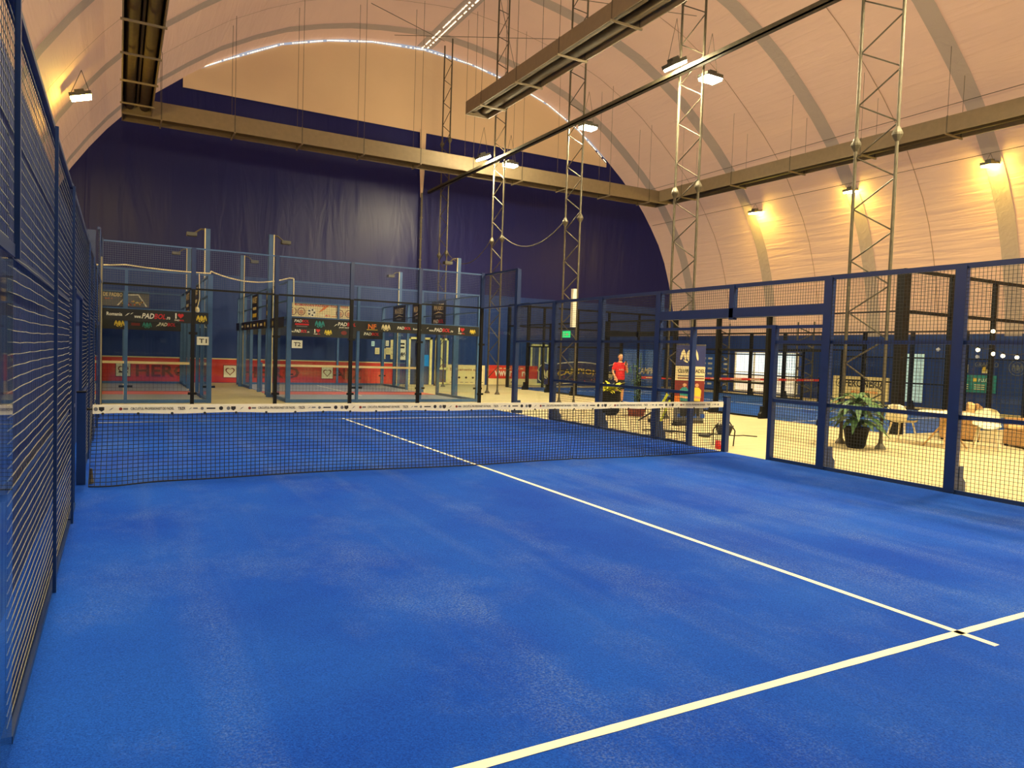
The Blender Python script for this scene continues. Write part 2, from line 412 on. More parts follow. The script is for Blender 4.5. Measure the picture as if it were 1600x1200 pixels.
# ------------------------------------------------------------------ main court turf
ct = thing('court_turf', 'blue sand-worn artificial turf of the near court, with white lines, in the foreground', 'court turf', (5,0,0))
t = MB(); t.box(-.2, 10.0, -10.1, 10.02, .002, .012); part('turf_sheet', t, 'turf_blue', ct)
def wavy(x0, y0, x1, y1, w):
    mb = MB(); n = 60; vs = []; d = Vector((x1-x0, y1-y0, 0)); d.normalize(); s = Vector((-d.y, d.x, 0))
    for i in range(n+1):
        c = Vector((x0+(x1-x0)*i/n, y0+(y1-y0)*i/n, .0145)); e = w/2*(1+.08*random.uniform(-1, 1)); vs += [c-s*e, c+s*e]
    mb.add(vs, [(2*i, 2*i+2, 2*i+3, 2*i+1) for i in range(n)]); return mb
part('service_line', wavy(0, -6.95, 10, -6.95, .055), 'white_line', ct); part('service_line', wavy(0, 6.95, 10, 6.95, .055), 'white_line', ct)
part('centre_line', wavy(5, -7.17, 5, 7.1, .055), 'white_line', ct)

# ------------------------------------------------------------------ fences
def grid(mb, axis, fixed, a0, a1, z0, z1, cell, t, wav=0, only=''):
    h = t/2; n = max(1, round((a1-a0)/cell)); k = max(1, round((z1-z0)/cell)); w = t*.6
    for i in range(n+1 if only != 'h' else 0):
        a = a0+(a1-a0)*i/n
        if axis == 'y': mb.box(fixed-h-w, fixed+h-w, a-h, a+h, z0, z1)
        else: mb.box(a-h, a+h, fixed-h-w, fixed+h-w, z0, z1)
    for j in range(k+1 if only != 'v' else 0):
        z = z0+(z1-z0)*j/k
        if wav:
            m = 10; pr = None
            for q in range(m+1):
                a = a0+(a1-a0)*q/m; p = Vector((fixed, a, z+wav*math.sin(PI*q/m)*math.sin(j*.7+a0)+wav*.3*math.sin(q*2.1+j))) if axis == 'y' else Vector((a, fixed, z))
                if pr is not None: mb.bar(pr, p, t, cap=False)
                pr = p
        elif axis == 'y': mb.box(fixed-h, fixed+h, a0, a1, z-h, z+h)
        else: mb.box(a0, a1, fixed-h, fixed+h, z-h, z+h)
    return mb
def post_mb(x, y, z0, z1, w, d, flange=0):
    mb = MB(); mb.box(x-w/2, x+w/2, y-d/2, y+d/2, z0, z1); return mb
def pane(axis, fixed, a0, a1, z0, z1):
    mb = MB()
    if axis == 'y': mb.quad((fixed, a0, z0), (fixed, a1, z0), (fixed, a1, z1), (fixed, a0, z1))
    else: mb.quad((a0, fixed, z0), (a1, fixed, z0), (a1, fixed, z1), (a0, fixed, z1))
    return mb
def rail(axis, fixed, a0, a1, z, w=.05, h=.05):
    mb = MB()
    if axis == 'y': mb.box(fixed-w/2, fixed+w/2, a0, a1, z-h/2, z+h/2)
    else: mb.box(a0, a1, fixed-w/2, fixed+w/2, z-h/2, z+h/2)
    return mb
def gusset(x, y, out):
    mb = MB(); p = [(0,0),(.17,0),(.17,.14),(.11,.2),(.1,.36),(0,.36)]
    n = len(p); vs = [Vector((x+out*a, y-.05, b)) for a, b in p]+[Vector((x+out*a, y+.05, b)) for a, b in p]
    mb.add(vs, [tuple(range(n)), tuple(range(2*n-1, n-1, -1))]+[(i, (i+1)%n, n+(i+1)%n, n+i) for i in range(n)]); return mb

def side_fence(root, X, out, paint, wire, cell, t, y0, wav=0, pw=.12, upright=None, left=False):
    """long side of a padel court: y0..y0+20, stepped glass at both ends, doorway at the net"""
    F = X+(0 if left else out*.05)
    def Y(v): return y0+10+v
    def mesh(a, b, z0, z1):
        if upright:
            o = part('mesh_panel', grid(MB(), 'y', F, a, b, z0, z1, cell, t, wav, 'h'), wire, root)
            part('upright_wires', grid(MB(), 'y', F+out*.004, a, b, z0, z1, cell, t*.5, 0, 'v'), upright, o)  # uprights coloured for their unlit side, crosswise wires for lit tops
        else: part('mesh_panel', grid(MB(), 'y', F, a, b, z0, z1, cell, t, wav), wire, root)
    for v, h in ((-8, 4), (-6, 3), (-4, 3), (-2, 3), (2, 3), (4, 3), (6, 3), (8, 4)):
        p = part('post', post_mb(F+out*(pw/2-.04), Y(v), 1.97 if left and v == -6 else 0, h, pw, .09 if not left else .03), paint, root)
        if left: continue
        part('foot_plate', gusset(F+out*(pw-.04), Y(v), out), paint, p)
        part('mesh_flange', post_mb(F-out*.045, Y(v), 0.02, h, .012, .14 if pw > .1 else .05), paint, p)
    for s in (-1, 1):
        a, b = sorted((s*8, s*10)); part('glass_pane', pane('y', F-out*.02, Y(a)+.03, Y(b)-.03, .03, 2.97), 'glass', root)
        mesh(Y(a), Y(b), 3, 4)
        part('rail', rail('y', F, Y(a), Y(b), 4, .05, .05), paint, root); part('rail', rail('y', F, Y(a), Y(b), 3, .05, .04), paint, root)
        a, b = sorted((s*6, s*8)); part('glass_pane', pane('y', F-out*.02, Y(a)+.03, Y(b)-.03, .03, 1.97), 'glass', root)
        mesh(Y(a), Y(b), 2, 3)
        for z in (2, 3): part('rail', rail('y', F, Y(a), Y(b), z, .05, .05), paint, root)
        for a, b in ((s*4, s*6), (s*2, s*4)):
            a, b = sorted((a, b)); mesh(Y(a), Y(b), .03, 3)
            for z in (.03, 1.02, 2, 3): part('rail', rail('y', F+out*(.02 if z in (1.02, 2) else 0), Y(a), Y(b), z, .04, .03 if left else (.055 if z < 3 else .07)), paint, root)
        if left: continue
        a, b = sorted((s*1.0, s*2)); mesh(Y(a), Y(b), .03, 2.25)
        for z in (.03, 1.02, 2, 2.25): part('rail', rail('y', F, Y(a), Y(b), z, .045, .055), paint, root)
        part('door_post', post_mb(F, Y(s*.98), 0, 2.28, .1, .075), paint, root)
    if left:
        for a, b in ((-2, -1.25), (.22, 2)):
            mesh(Y(a), Y(b), .03, 2.12)
            part('rail', rail('y', F, Y(a), Y(b), 1.02, .03, .03), paint, root); part('rail', rail('y', F, Y(a), Y(b), .03, .04, .05), paint, root)
        for a in (-1.25, .22): part('door_post', post_mb(F, Y(a), 0, 2.14, .03, .03), paint, root)
        mesh(Y(-2), Y(2), 2.14, 3); part('rail', rail('y', F, Y(-2), Y(2), 3, .045, .05), paint, root); part('door_lintel', rail('y', F, Y(-1.25), Y(.22), 2.13, .04, .04), paint, root)
        return
    part('door_header', rail('y', F, Y(-2), Y(2), 2.52, .1, .17), paint, root); part('door_lintel', rail('y', F, Y(-1), Y(1), 2.26, .06, .05), paint, root)
    mesh(Y(-2), Y(2), 2.6, 3); part('rail', rail('y', F, Y(-2), Y(2), 3, .045, .07), paint, root)
    part('header_post', post_mb(F, Y(0), 2.4, 3.03, .1, .1), paint, root)

rf = thing('court_fence', 'navy steel mesh fence along the right side of the near court, beside the lounge', 'court fence', (10.05,0,0))
side_fence(rf, 10.02, 1, 'navy_paint', 'wire_shaded', .05, .0045, -10)
lf = thing('court_fence', 'navy steel mesh fence seen edge-on along the left side of the near court', 'court fence', (-.05,0,0))
side_fence(lf, 0, -1, 'navy_paint', 'wire_lit', .05, .0034, -10, wav=.006, pw=.02, upright='navy_paint', left=True)

# back wall: black framed glass with blue mesh on top
bw = thing('court_back_wall', 'black-framed glass wall topped with blue mesh at the far end of the near court', 'glass wall', (5,10.05,0))
for i, x in enumerate((0, 2, 4, 6, 8, 10)):
    p = part('post', post_mb(x, 10.07, 3.0, 4.02 if 0 < i < 5 else 4.05, .1, .1), 'navy_paint' , bw)
    part('lower_post', post_mb(x, 10.06, 0, 3.0, .085, .09), 'black_paint', bw, 'black lower post')
for x in (0, 2, 4, 6, 8):
    part('glass_pane', pane('x', 10.03, x+.03, x+1.97, .03, 2.97), 'glass', bw)
    part('mesh_panel', grid(MB(), 'x', 10.06, x, x+2, 3, 4, .05, .0045), 'wire_navy', bw)
    part('rail', rail('x', 10.06, x, x+2, 4, .04, .035), 'navy_pale', bw); part('rail', rail('x', 10.06, x, x+2, 3, .05, .045), 'black_paint', bw)
    for z in (.4, 1.9):
        c = MB(); c.box(x+1.9, x+2.1, 10.0, 10.03, z-.03, z+.03); part('clamp', c, 'black_paint', bw)
strp = MB(); strp.box(-.03, .035, 9.9, 9.98, 0.0, 3.6); part('lit_edge_strip', strp, 'edge_lit', bw, 'pale strip coloured as the lit face of the corner post')  # light on the corner post's face put into this pale strip
cp = MB(); cp.box(-.28, -.1, 9.9, 10.02, 0, 4.2); single('corner_post', cp, 'navy_paint', 'tall navy steel post standing just outside the far left corner of the near court', 'post', (-.19,9.96,0))
nw = thing('court_near_wall', 'glass wall behind the viewer at the near end of the blue court', 'glass wall', (5,-10.1,0))
for x in (0, 2, 4, 6, 8):
    part('glass_pane', pane('x', -10.12, x+.03, x+1.97, .03, 2.97), 'glass', nw); part('post', post_mb(x, -10.17, 0, 4, .085, .09), 'navy_paint', nw)

# ------------------------------------------------------------------ nets
def make_net(root, x0, x1, yn, ztop, band, cu, cv, t, wave, mnet='net_black', mtape='tape'):
    nx = round((x1-x0)/cu); nz = max(2, round((ztop-band)/cv)); mb = MB()
    def P(i, j):
        u = i/nx; v = j/nz; x = x0+(x1-x0)*u; z = (ztop-band)*(1-v)
        x -= .03*wave*math.exp(-u*30)*v
        y = yn - wave*(.2*math.exp(-((u-.015)/.035)**2)*v*v*v + .05*math.sin(u*17)*v*v + .05*v) 
        z += wave*(.035*math.sin(u*9)*v*(1-v)*2 + .012*math.sin(u*31)*v*(1-v)) + .018
        for c in (.655, .80, .86): y += wave*.05*math.exp(-((u-c-.02*v)/.006)**2)*v
        return Vector((x, y, max(z, .018)))
    g = [[P(i, j) for j in range(nz+1)] for i in range(nx+1)]
    for i in range(nx+1):
        for j in range(nz): mb.bar(g[i][j], g[i][j+1], t, cap=False)
    for j in range(nz+1):
        tt = t*2.6 if j == nz else t
        for i in range(nx): mb.bar(g[i][j], g[i+1][j], tt, cap=False)
    part('net_mesh', mb, mnet, root)
    b = MB(); n = 40; vs = []
    for i in range(n+1):
        x = x0+(x1-x0)*i/n; dz = wave*.012*math.sin(i*1.3)
        vs += [Vector((x, yn-.012, ztop-band+dz*.6)), Vector((x, yn-.012, ztop)), Vector((x, yn+.012, ztop)), Vector((x, yn+.012, ztop-band+dz*.6))]
    b.add(vs, [(4*i+a, 4*i+4+a, 4*i+4+(a+1)%4, 4*i+(a+1)%4) for i in range(n) for a in range(4)])
    return part('top_tape', b, mtape, root)
net = thing('padel_net', 'black court net with white printed top tape between two navy posts on the near court', 'net', (5,0,.012))
tape = make_net(net, .13, 9.93, 0, .92, .105, .052, .043, .0066, 1)
for x, h in ((.02, 1.06), (10.02, 1.0)):
    p = part('net_post', post_mb(x, 0, 0.012, h, .09, .1), 'navy_paint', net)
    part('post_cap', post_mb(x, 0, h, h+.015, .1, .11), 'black_paint', p)
c = MB(); c.tube((.07, 0, .87), (.13, 0, .87), .012); c.tube((9.93, 0, .87), (9.98, 0, .87), .012); part('tension_cord', c, 'black_paint', net)
c = MB(); c.lathe((.12, -.02, .012), [(.0, 0), (.03, .01), (.02, .1), (.012, .18)], 8); part('ratchet', c, 'steel', net, 'small brass-coloured ratchet')
f = Flat(net, (.13, -.006, .815), FR, .008)
u = .0
while u < 9.6:
    def put(a, b, fn):
        if u+b < 9.78: fn(u+a)
    put(.0, .05, lambda a: f.disc(a+.03, .055, .022, 'print_grey'))
    put(.06, .12, lambda a: f.poly([(a, .078), (a+.055, .078), (a+.055, .045), (a+.028, .025), (a, .045)], 'print_black', name='printed_shield'))
    put(.16, .22, lambda a: f.swoosh(a, .035, .05, 'print_grey'))
    put(.26, .36, lambda a: (f.disc(a+.02, .055, .018, 'print_maroon'), f.rect(a+.045, .045, .05, .022, 'print_grey')))
    put(.38, .84, lambda a: f.text('CIRCUITUL PROFESIONIST DE PADEL', a, .042, .46, .03, 'print_black'))
    put(.88, .97, lambda a: f.text('TBZR', a, .04, .085, .034, 'print_black'))
    put(1.0, 1.1, lambda a: (f.swoosh(a, .04, .04, 'print_grey'), f.rect(a+.05, .05, .05, .016, 'print_grey')))
    put(1.13, 1.18, lambda a: f.disc(a+.02, .055, .018, 'print_grey'))
    put(1.2, 1.32, lambda a: f.rect(a, .048, .1, .016, 'print_black'))
    put(1.34, 1.4, lambda a: f.disc(a+.025, .056, .024, 'print_black'))
    u += 1.42
for i in range(27): f.disc(.1+i*.36, .0, .016, 'print_black', 1.2, 8, name='eyelet')

# ------------------------------------------------------------------ two smaller courts behind the back wall
def small_court(tagname, x0, x1, who, right_x):
    y0, y1 = 12.15, 22.1
    t = thing('court_turf', 'grey and coral turf of the small court marked %s' % who, 'court turf', ((x0+x1)/2, 17, 0))
    m = MB(); m.box(x0+.06, x1-.06, y0+.06, y1-.06, .002, .012); part('turf_sheet', m, 'turf_grey', t)
    m = MB(); m.box(x0+.06, x1-.06, 15.6, 17.3, .012, .015); part('coral_band', m, 'turf_coral', t)
    m = MB(); m.bar(((x0+x1)/2-.0, 15.0, .015), ((x0+x1)/2, 21.5, .015), .05, .004); part('court_line', m, 'white_line', t)
    e = thing('court_enclosure', 'blue-framed glass enclosure of the small court marked %s' % who, 'glass enclosure', ((x0+x1)/2, 17, 0))
    nx = max(2, round((x1-x0)/2.06))
    for yy in (y0, y1):
        for i in range(nx+1):
            x = x0+(x1-x0)*i/nx; w = .13 if i in (0, nx) else .08
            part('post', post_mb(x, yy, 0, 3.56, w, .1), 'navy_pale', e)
        for i in range(nx):
            a = x0+(x1-x0)*i/nx; b = x0+(x1-x0)*(i+1)/nx
            part('glass_pane', pane('x', yy, a+.06, b-.06, .06, 2.5), 'glass', e)
            part('mesh_panel', grid(MB(), 'x', yy, a, b, 2.52, 3.55, .07, .004), 'wire_navy', e)
            c = MB(); c.box(b-.16, b+.16, yy-.03, yy, .42, .48); part('clamp', c, 'black_paint', e)
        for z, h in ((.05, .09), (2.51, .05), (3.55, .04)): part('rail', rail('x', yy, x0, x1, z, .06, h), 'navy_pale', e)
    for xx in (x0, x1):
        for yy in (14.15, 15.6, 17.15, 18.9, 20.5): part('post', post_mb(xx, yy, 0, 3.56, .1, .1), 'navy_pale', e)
        ys = [y0, 14.15, 15.6, 18.9, 20.5, y1]
        for a, b in zip(ys[:-1], ys[1:]):
            if a == 15.6: continue
            part('glass_pane', pane('y', xx, a+.06, b-.06, .06, 2.5), 'glass', e)
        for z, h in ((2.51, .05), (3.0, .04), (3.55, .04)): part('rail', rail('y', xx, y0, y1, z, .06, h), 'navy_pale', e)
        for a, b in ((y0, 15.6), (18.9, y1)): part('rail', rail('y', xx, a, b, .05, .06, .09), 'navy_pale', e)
    n = thing('court_net', 'dark net with pale yellow top tape across the small court marked %s' % who, 'net', ((x0+x1)/2, 17.1, .012))
    make_net(n, x0+.1, x1-.1, 17.1, 1.0, .08, .12, .12, .004, 0, 'net_black', 'print_cream')
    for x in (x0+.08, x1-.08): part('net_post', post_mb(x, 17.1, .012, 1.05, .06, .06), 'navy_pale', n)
    return e
small_court('T1', -1.5, 2.6, 'T1', 2.6)
small_court('T2', 4.75, 10.95, 'T2', 10.95)

def banner(label, x0, x1, y, z0, z1, m, cat='banner', name='banner', group=None):
    b = thing(name, label, cat, ((x0+x1)/2, y, z0), group)
    mb = MB(); mb.box(x0, x1, y, y+.015, z0, z1); part('sheet', mb, m, b); return b, Flat(b, (x0, y, z0), FR)
# sponsor strips on the fronts
b, f = banner('black sponsor strip with www address and red heart across the front of court T1', -1.4, 2.55, 12.05, 2.19, 2.5, 'banner_black')
f.text('I', 1.32, .13, .05, .1, 'print_red'); f.text('Romania', 1.5, .12, .36, .09, 'print_white'); f.swoosh(1.92, .12, .12, 'print_white')
f.padbol(2.04, .08, .98, .14, www=True); f.ilove(3.12, .05, .22); f.crest(3.78, .15, .13, 'print_yellow')
b, f = banner('black sponsor strip with many logos across the front of court T2', 4.82, 10.9, 12.05, 2.19, 2.5, 'banner_black')
f.text('PAD', .06, .18, .22, .08, 'print_white', slant=.2); f.text('BOL', .28, .18, .2, .08, 'print_red', slant=.2); f.rect(.08, .1, .4, .05, 'print_red'); f.rect(.12, .05, .32, .03, 'print_grey')
f.crest(.8, .16, .14, 'print_teal'); f.swoosh(1.22, .1, .12, 'print_white'); f.padbol(1.34, .13, .55, .11); f.text('SPORT FACTORY', 1.38, .06, .42, .04, 'print_white')
f.text('NF', 2.28, .08, .26, .15, 'print_orange'); f.rect(2.24, .05, .34, .015, 'print_yellow'); f.crest(2.85, .15, .14, 'print_cream')
f.padbol(3.22, .11, .45, .09); f.text('Romania', 3.75, .11, .28, .06, 'print_white')
f.padbol(4.2, .09, .95, .12, www=True); f.ilove(5.33, .05, .22); f.crest(5.84, .15, .1, 'print_yellow')
# sponsor strips on the far ends
b, f = banner('narrow black sponsor strip on the far end of court T1, lower in view', -1.4, 2.55, 22.0, 2.1, 2.5, 'banner_black')
f.crest(1.8, .22, .17, 'print_yellow'); f.rect(2.2, .16, .3, .1, 'print_maroon'); f.crest(2.75, .2, .16, 'print_teal'); f.swoosh(3.05, .15, .14, 'print_white'); f.padbol(3.15, .18, .6, .14)
b, f = banner('narrow black sponsor strip on the far end of court T2, lower in view', 4.82, 10.9, 22.0, 2.1, 2.5, 'banner_black')
f.padbol(1.9, .16, .9, .13, www=True); f.ilove(3.0, .1, .26); f.crest(3.6, .22, .16, 'print_yellow'); f.disc(4.3, .22, .13, 'print_maroon', sy=.7); f.padbol(5.2, .16, .7, .13)
# T signs
for nm, x in (('T1', 2.27), ('T2', 4.82)):
    b, f = banner('small white sign reading %s on the front glass of a small court' % nm, x, x+.3, 12.03, 1.61, 1.84, 'print_white', 'sign', 'court_sign')
    f.text(nm, .05, .055, .2, .12, 'print_black', k=1.3)
# picture banners above the far ends
b, f = banner('grey picture banner with cream letters above the far end of court T1', -.9, 1.42, 22.15, 2.98, 3.58, 'print_grey')
f.text('DE PADBOL', .75, .37, .72, .15, 'print_cream'); f.text('Jud. 1', .8, .24, .24, .08, 'print_orange')
f.poly([(1.2, .03), (1.55, .47), (1.95, .5), (2.26, .03)], 'print_white', name='printed_court'); f.poly([(1.26, .03), (1.58, .43), (1.92, .46), (2.2, .03)], 'print_grey', 1.6, name='printed_court')
for i in range(16): f.disc(1.4+.045*i+.02*random.random(), .06+.16*random.random(), .035, random.choice(['print_orange', 'print_cream', 'print_maroon', 'print_yellow', 'skin']), 2.2, 8)
b, f = banner('cream picture banner with a football and round portraits above the far end of court T2', 6.8, 9.55, 22.15, 2.95, 3.56, 'print_cream')
f.text('ROMANIAN PADBOL TOUR 2023', .2, .46, 2.3, .1, 'print_red')
for u in (.05, .42, 2.1, 2.5): f.ring(u+.06, .22, .17, .03, 'print_maroon', 1.2); f.disc(u+.06, .2, .1, 'skin', 1.6)
f.disc(.92, .2, .19, 'print_white', 1.2)
for a in range(5): f.disc(.92+.12*math.cos(a*1.257), .2+.12*math.sin(a*1.257), .045, 'print_black', 1.6, 5)
f.swoosh(1.2, .2, .5, 'print_orange'); f.padbol(1.25, .05, .5, .09, 1.4); f.rect(1.8, .06, .25, .03, 'print_orange')
# banners on the sides of the small courts
def sideb(label, x, ya, yb, z0, z1, m, group=None, name='fence_flag', cat='banner', slope=0):
    b = thing(name, label, cat, (x, (ya+yb)/2, z0), group)
    mb = MB(); mb.box(x-.012, x, yb, ya, z0, z1); part('sheet', mb, m, b); return b, Flat(b, (x-.012, ya, z0), RT)
for i, (ya, yb) in enumerate(((16.1, 14.75), (18.15, 17.0), (20.5, 18.95))):
    b, f = sideb('black flag with white arched lettering on the right fence of court T2, %s' % ('nearest of three', 'middle of three', 'farthest of three')[i], 10.86, ya, yb, 2.62, 3.52, 'banner_black', 'flags on the right fence of court T2')
    w = ya-yb; f.text('MAXBET', w*.15, .56, w*.7, .24, 'print_cream'); f.poly([(w*.12, .42), (w*.5, .52), (w*.88, .42), (w*.5, .47)], 'print_cream'); f.rect(w*.3, .3, w*.4, .07, 'print_grey')
    if i == 0: f.padbol(w*.15, .08, w*.7, .14)
for i, (x, ya, yb, who) in enumerate(((4.66, 15.35, 14.35, 'left fence of court T2, nearer'), (4.66, 18.2, 17.0, 'left fence of court T2, farther'), (2.5, 15.6, 14.3, 'right fence of court T1, nearer'), (2.5, 18.9, 17.3, 'right fence of court T1, farther'))):
    b, f = sideb('black flag with cream lettering on the %s one' % who, x, ya, yb, 2.55, 3.45, 'banner_black', 'flags on the fences between the small courts')
    w = ya-yb; f.text('MAXBET', w*.1, .6, w*.8, .22, 'print_cream'); f.rect(w*.2, .36, w*.6, .1, 'print_cream'); f.rect(w*.15, .1, w*.7, .14, 'print_yellow')
b, f = sideb('black sponsor strip along the left side of court T2', 4.64, 22, 12.3, 2.22, 2.52, 'banner_black', None, 'banner')
for i in range(6): f.crest(1+i*1.4, .15, .12, 'print_yellow'); f.rect(1.5+i*1.4, .1, .4, .08, 'print_white')
# floodlight poles
def pole(x, y, h, arm, label):
    r = thing('light_pole', label, 'light pole', (x, y, 0), 'light poles of the small courts')
    m = MB(); m.box(x-.07, x+.07, y-.06, y+.06, 0, h); part('pole', m, 'navy_pale', r)
    m = MB(); m.tube((x-.08*(-1 if arm > 0 else 1), y-.07, .1), (x-.08*(-1 if arm > 0 else 1), y-.07, h), .018); part('cable', m, 'print_cream', r)
    m = MB(); m.path([(x, y, h-.02), (x+arm*.2, y-.02, h-.03), (x+arm*.36, y-.04, h-.16)], .025); part('arm', m, 'steel', r)
    m = MB(); m.box(x+arm*.45-.14, x+arm*.45+.14, y-.16, y+.08, h-.26, h-.16); h_ = part('lamp_head', m, 'lamp_housing', r)
    m = MB(); m.box(x+arm*.45-.11, x+arm*.45+.11, y-.13, y+.05, h-.27, h-.26); part('lens', m, 'print_grey', h_)
pole(2.72, 14.2, 5.12, -1, 'pale blue square light pole, nearer one on the right of court T1'); pole(2.72, 20.8, 5.25, -1, 'pale blue square light pole, farther one on the right of court T1')
pole(4.62, 14.5, 5.19, 1, 'pale blue square light pole, nearer one on the left of court T2'); pole(4.62, 20.6, 5.16, 1, 'pale blue square light pole, farther one on the left of court T2')
pole(11.1, 14.3, 5.02, -1, 'pale blue square light pole, nearer one on the right of court T2'); pole(11.1, 20.4, 5.03, -1, 'pale blue square light pole, farther one on the right of court T2')
# cable slung along the fronts
def sag(p, q, s, n=12):
    p = Vector(p); q = Vector(q); return [p.lerp(q, i/n)-Vector((0, 0, s*4*(i/n)*(1-i/n))) for i in range(n+1)]
c = MB(); c.path(sag((-1.4, 12.1, 3.62), (.52, 12.1, 3.66), .05)+sag((.52, 12.1, 3.66), (2.6, 12.1, 3.6), .03)+sag((2.6, 12.1, 3.66), (4.72, 12.1, 3.64), .2)+[(4.85, 12.1, 3.64), (4.87, 12.1, 2.6)], .018)
single('power_cable', c, 'print_cream', 'pale cable slung from post to post over the fronts of courts T1 and T2', 'cable', (2, 12.1, 3.6))
c = MB(); c.path([(2.3, 12.0, 3.55), (2.32, 12.0, 2.9), (2.27, 12.0, 2.66)], .012); r = thing('pendant_plug', 'small white plug hanging on a cable at the front right of court T1', 'plug', (2.27, 12, 2.5)); part('cable', c, 'print_cream', r)
c = MB(); c.lathe((2.27, 12, 2.5), [(.03, 0), (.05, .03), (.05, .1), (.02, .15)], 10); part('plug', c, 'plastic_white', r)

# ------------------------------------------------------------------ back wall banners, doors and notices
b, f = banner('long red banner with dark letters and hearts in squares along the navy back wall', -1.6, 12.0, 23.3, .02, 1.03, 'banner_red')
f.rect(0, .98, 13.6, .05, 'print_cream', 1.2)
for u in (1.9, 5.93, 10.1):
    f.rect(u-.03, .19, .56, .56, 'print_maroon', 1.2); f.rect(u, .22, .5, .5, 'print_white', 1.8); f.heart(u+.25, .46, .4, 'print_maroon', 2.4); f.heart(u+.25, .465, .3, 'print_white', 3)
f.text('HERO', 2.6, .2, 2.0, .5, 'print_maroon', 1.2); f.text('NEZ', 10.75, .2, 1.2, .5, 'print_maroon', 1.2); f.text('HERO', 6.7, .2, 2.4, .5, 'print_maroon', 1.2)
b, f = banner('white banner about sports equipment low on the navy back wall', 14.72, 16.78, 23.25, .02, 1.0, 'print_cream')
f.text('Echipamente sport', .12, .66, 1.8, .17, 'print_maroon')
for i in range(5): f.disc(.25+i*.38, .35, .07, 'print_black', sy=.8, n=7)
for i in range(7): f.rect(.12+i*.28, .1, .18, .03, 'print_grey')
b, f = banner('red and white banner with large www address low on the navy back wall', 17.0, 19.9, 23.25, .02, 1.02, 'print_cream')
f.rect(0, .33, 2.9, .68, 'banner_red', 1.2); f.text('www.r', .35, .45, 1.0, .28, 'print_white', 1.8); f.text('ro', 1.95, .45, .42, .26, 'print_white', 1.8)
for i in range(6): f.rect(.6+i*.25, .83, .16, .05, 'print_cream', 1.8)
f.rect(1.3, .12, .3, .08, 'print_grey', 1.8)
# arched board with lettering
def arched(label, x0, x1, y, words, m):
    w = x1-x0; b = thing('cutout_board', label, 'banner', ((x0+x1)/2, y, 0)); f = Flat(b, (x0, y, 0), FR)
    top = [(u*w, .78+.5*math.sin(PI*(.1+.8*u))) for u in [i/14 for i in range(15)]]
    def outline(e):
        pts = [(-e, .35-e*.5)] + [(0-e, .95), (.25, 1.22+e)] + [(a, b_+e) for a, b_ in top[2:-2]] + [(w-.25, 1.22+e), (w+e, .95), (w+e, .35-e*.5), (w-.35, .06-e), (w*.5, .22-e), (.35, .06-e)]
        mb = MB(); mb.add([f.pt(w/2, .6, 0 if e else 1)]+[f.pt(a, c_, 0 if e else 1) for a, c_ in pts], [(0, 1+i, 1+(i+1)%len(pts)) for i in range(len(pts))]); return mb
    part('rim', outline(.05), 'print_white', b); part('board', outline(0), m, b)
    vs, fs = TM[words]; mb = MB(); x_0 = w*.22; ww = w*.56
    mb.add([f.pt(x_0+a*ww, .48+.3*math.sin(PI*(a*.9+.05))*.6+c_*.3, 2) for a, c_ in vs], fs); part('lettering', mb, 'print_yellow', b)
    for s in (.1, .9): f.crest(w*s, .62, .33, 'print_cream', 2)
    for i in range(14): f.disc(w*(.22+.56*random.random()), .2+.95*random.random(), .03, random.choice(['print_white', 'print_red', 'print_yellow']), 1.5, 5)
arched('navy arched cut-out board with yellow lettering and white rim at the navy back wall', 20.05, 25.2, 23.3, 'CAMPIONI', 'print_navy')
b, f = banner('tall mid-blue board with white lettering in the far right corner of the back wall', 25.4, 28.6, 23.32, .02, 2.15, 'print_blue')
f.text('CAMPIONI', 1.2, .7, 1.8, .38, 'print_cream', slant=.2); f.crest(.5, .9, .35, 'print_teal')
# doors on the back wall
d = struct('door_1', MB(), 'door_panel', (13.2, 23.3, 0))
def dpart(n, mb, m): o = _link(n, mb, m, Vector((13.2, 23.3, 0)), d); return o
for x in (12.66, 13.78): m = MB(); m.box(x-.06, x+.06, 23.2, 23.35, 0, 2.3); dpart('door_frame', m, 'door_frame')
m = MB(); m.box(12.6, 13.84, 23.2, 23.35, 2.2, 2.3); dpart('door_frame', m, 'door_frame')
m = MB(); m.box(12.72, 13.72, 23.3, 23.34, .02, 2.2); dpart('door_panel', m, 'door_panel')
m = MB(); m.box(13.2, 13.7, 23.27, 23.3, .9, 1.45); dpart('window_pane', m, 'screen_teal')
m = MB(); m.box(13.0, 13.5, 23.27, 23.3, 1.45, 2.0); dpart('window_pane', m, 'print_navy')
m = MB(); m.tube((12.82, 23.24, 1.0), (12.82, 23.24, 1.25), .02); dpart('door_handle', m, 'steel')
def lightdoor(n, x0, x1, y, z0, z1):
    o = struct('door_%d' % n, MB(), 'door_frame', (x0, y, 0)); org = Vector((x0, y, 0))
    m = MB()
    for a, b_, c_, e in ((x0, x0+.09, z0, z1), (x1-.09, x1, z0, z1), (x0, x1, z1-.1, z1), (x0, x1, z0, z0+.1), (x0, x1, .75, .85), ((x0+x1)/2-.04, (x0+x1)/2+.04, .8, z1)): m.box(a, b_, y-.06, y, c_, e)
    _link('door_frame', m, 'door_frame', org, o); m = MB(); m.box(x0+.05, x1-.05, y-.02, y+.0, z0, z1); _link('door_panel', m, 'door_panel', org, o)
lightdoor(2, 14.02, 14.72, 23.3, .02, 2.3); lightdoor(3, 19.5, 20.6, 23.36, .02, 2.2)
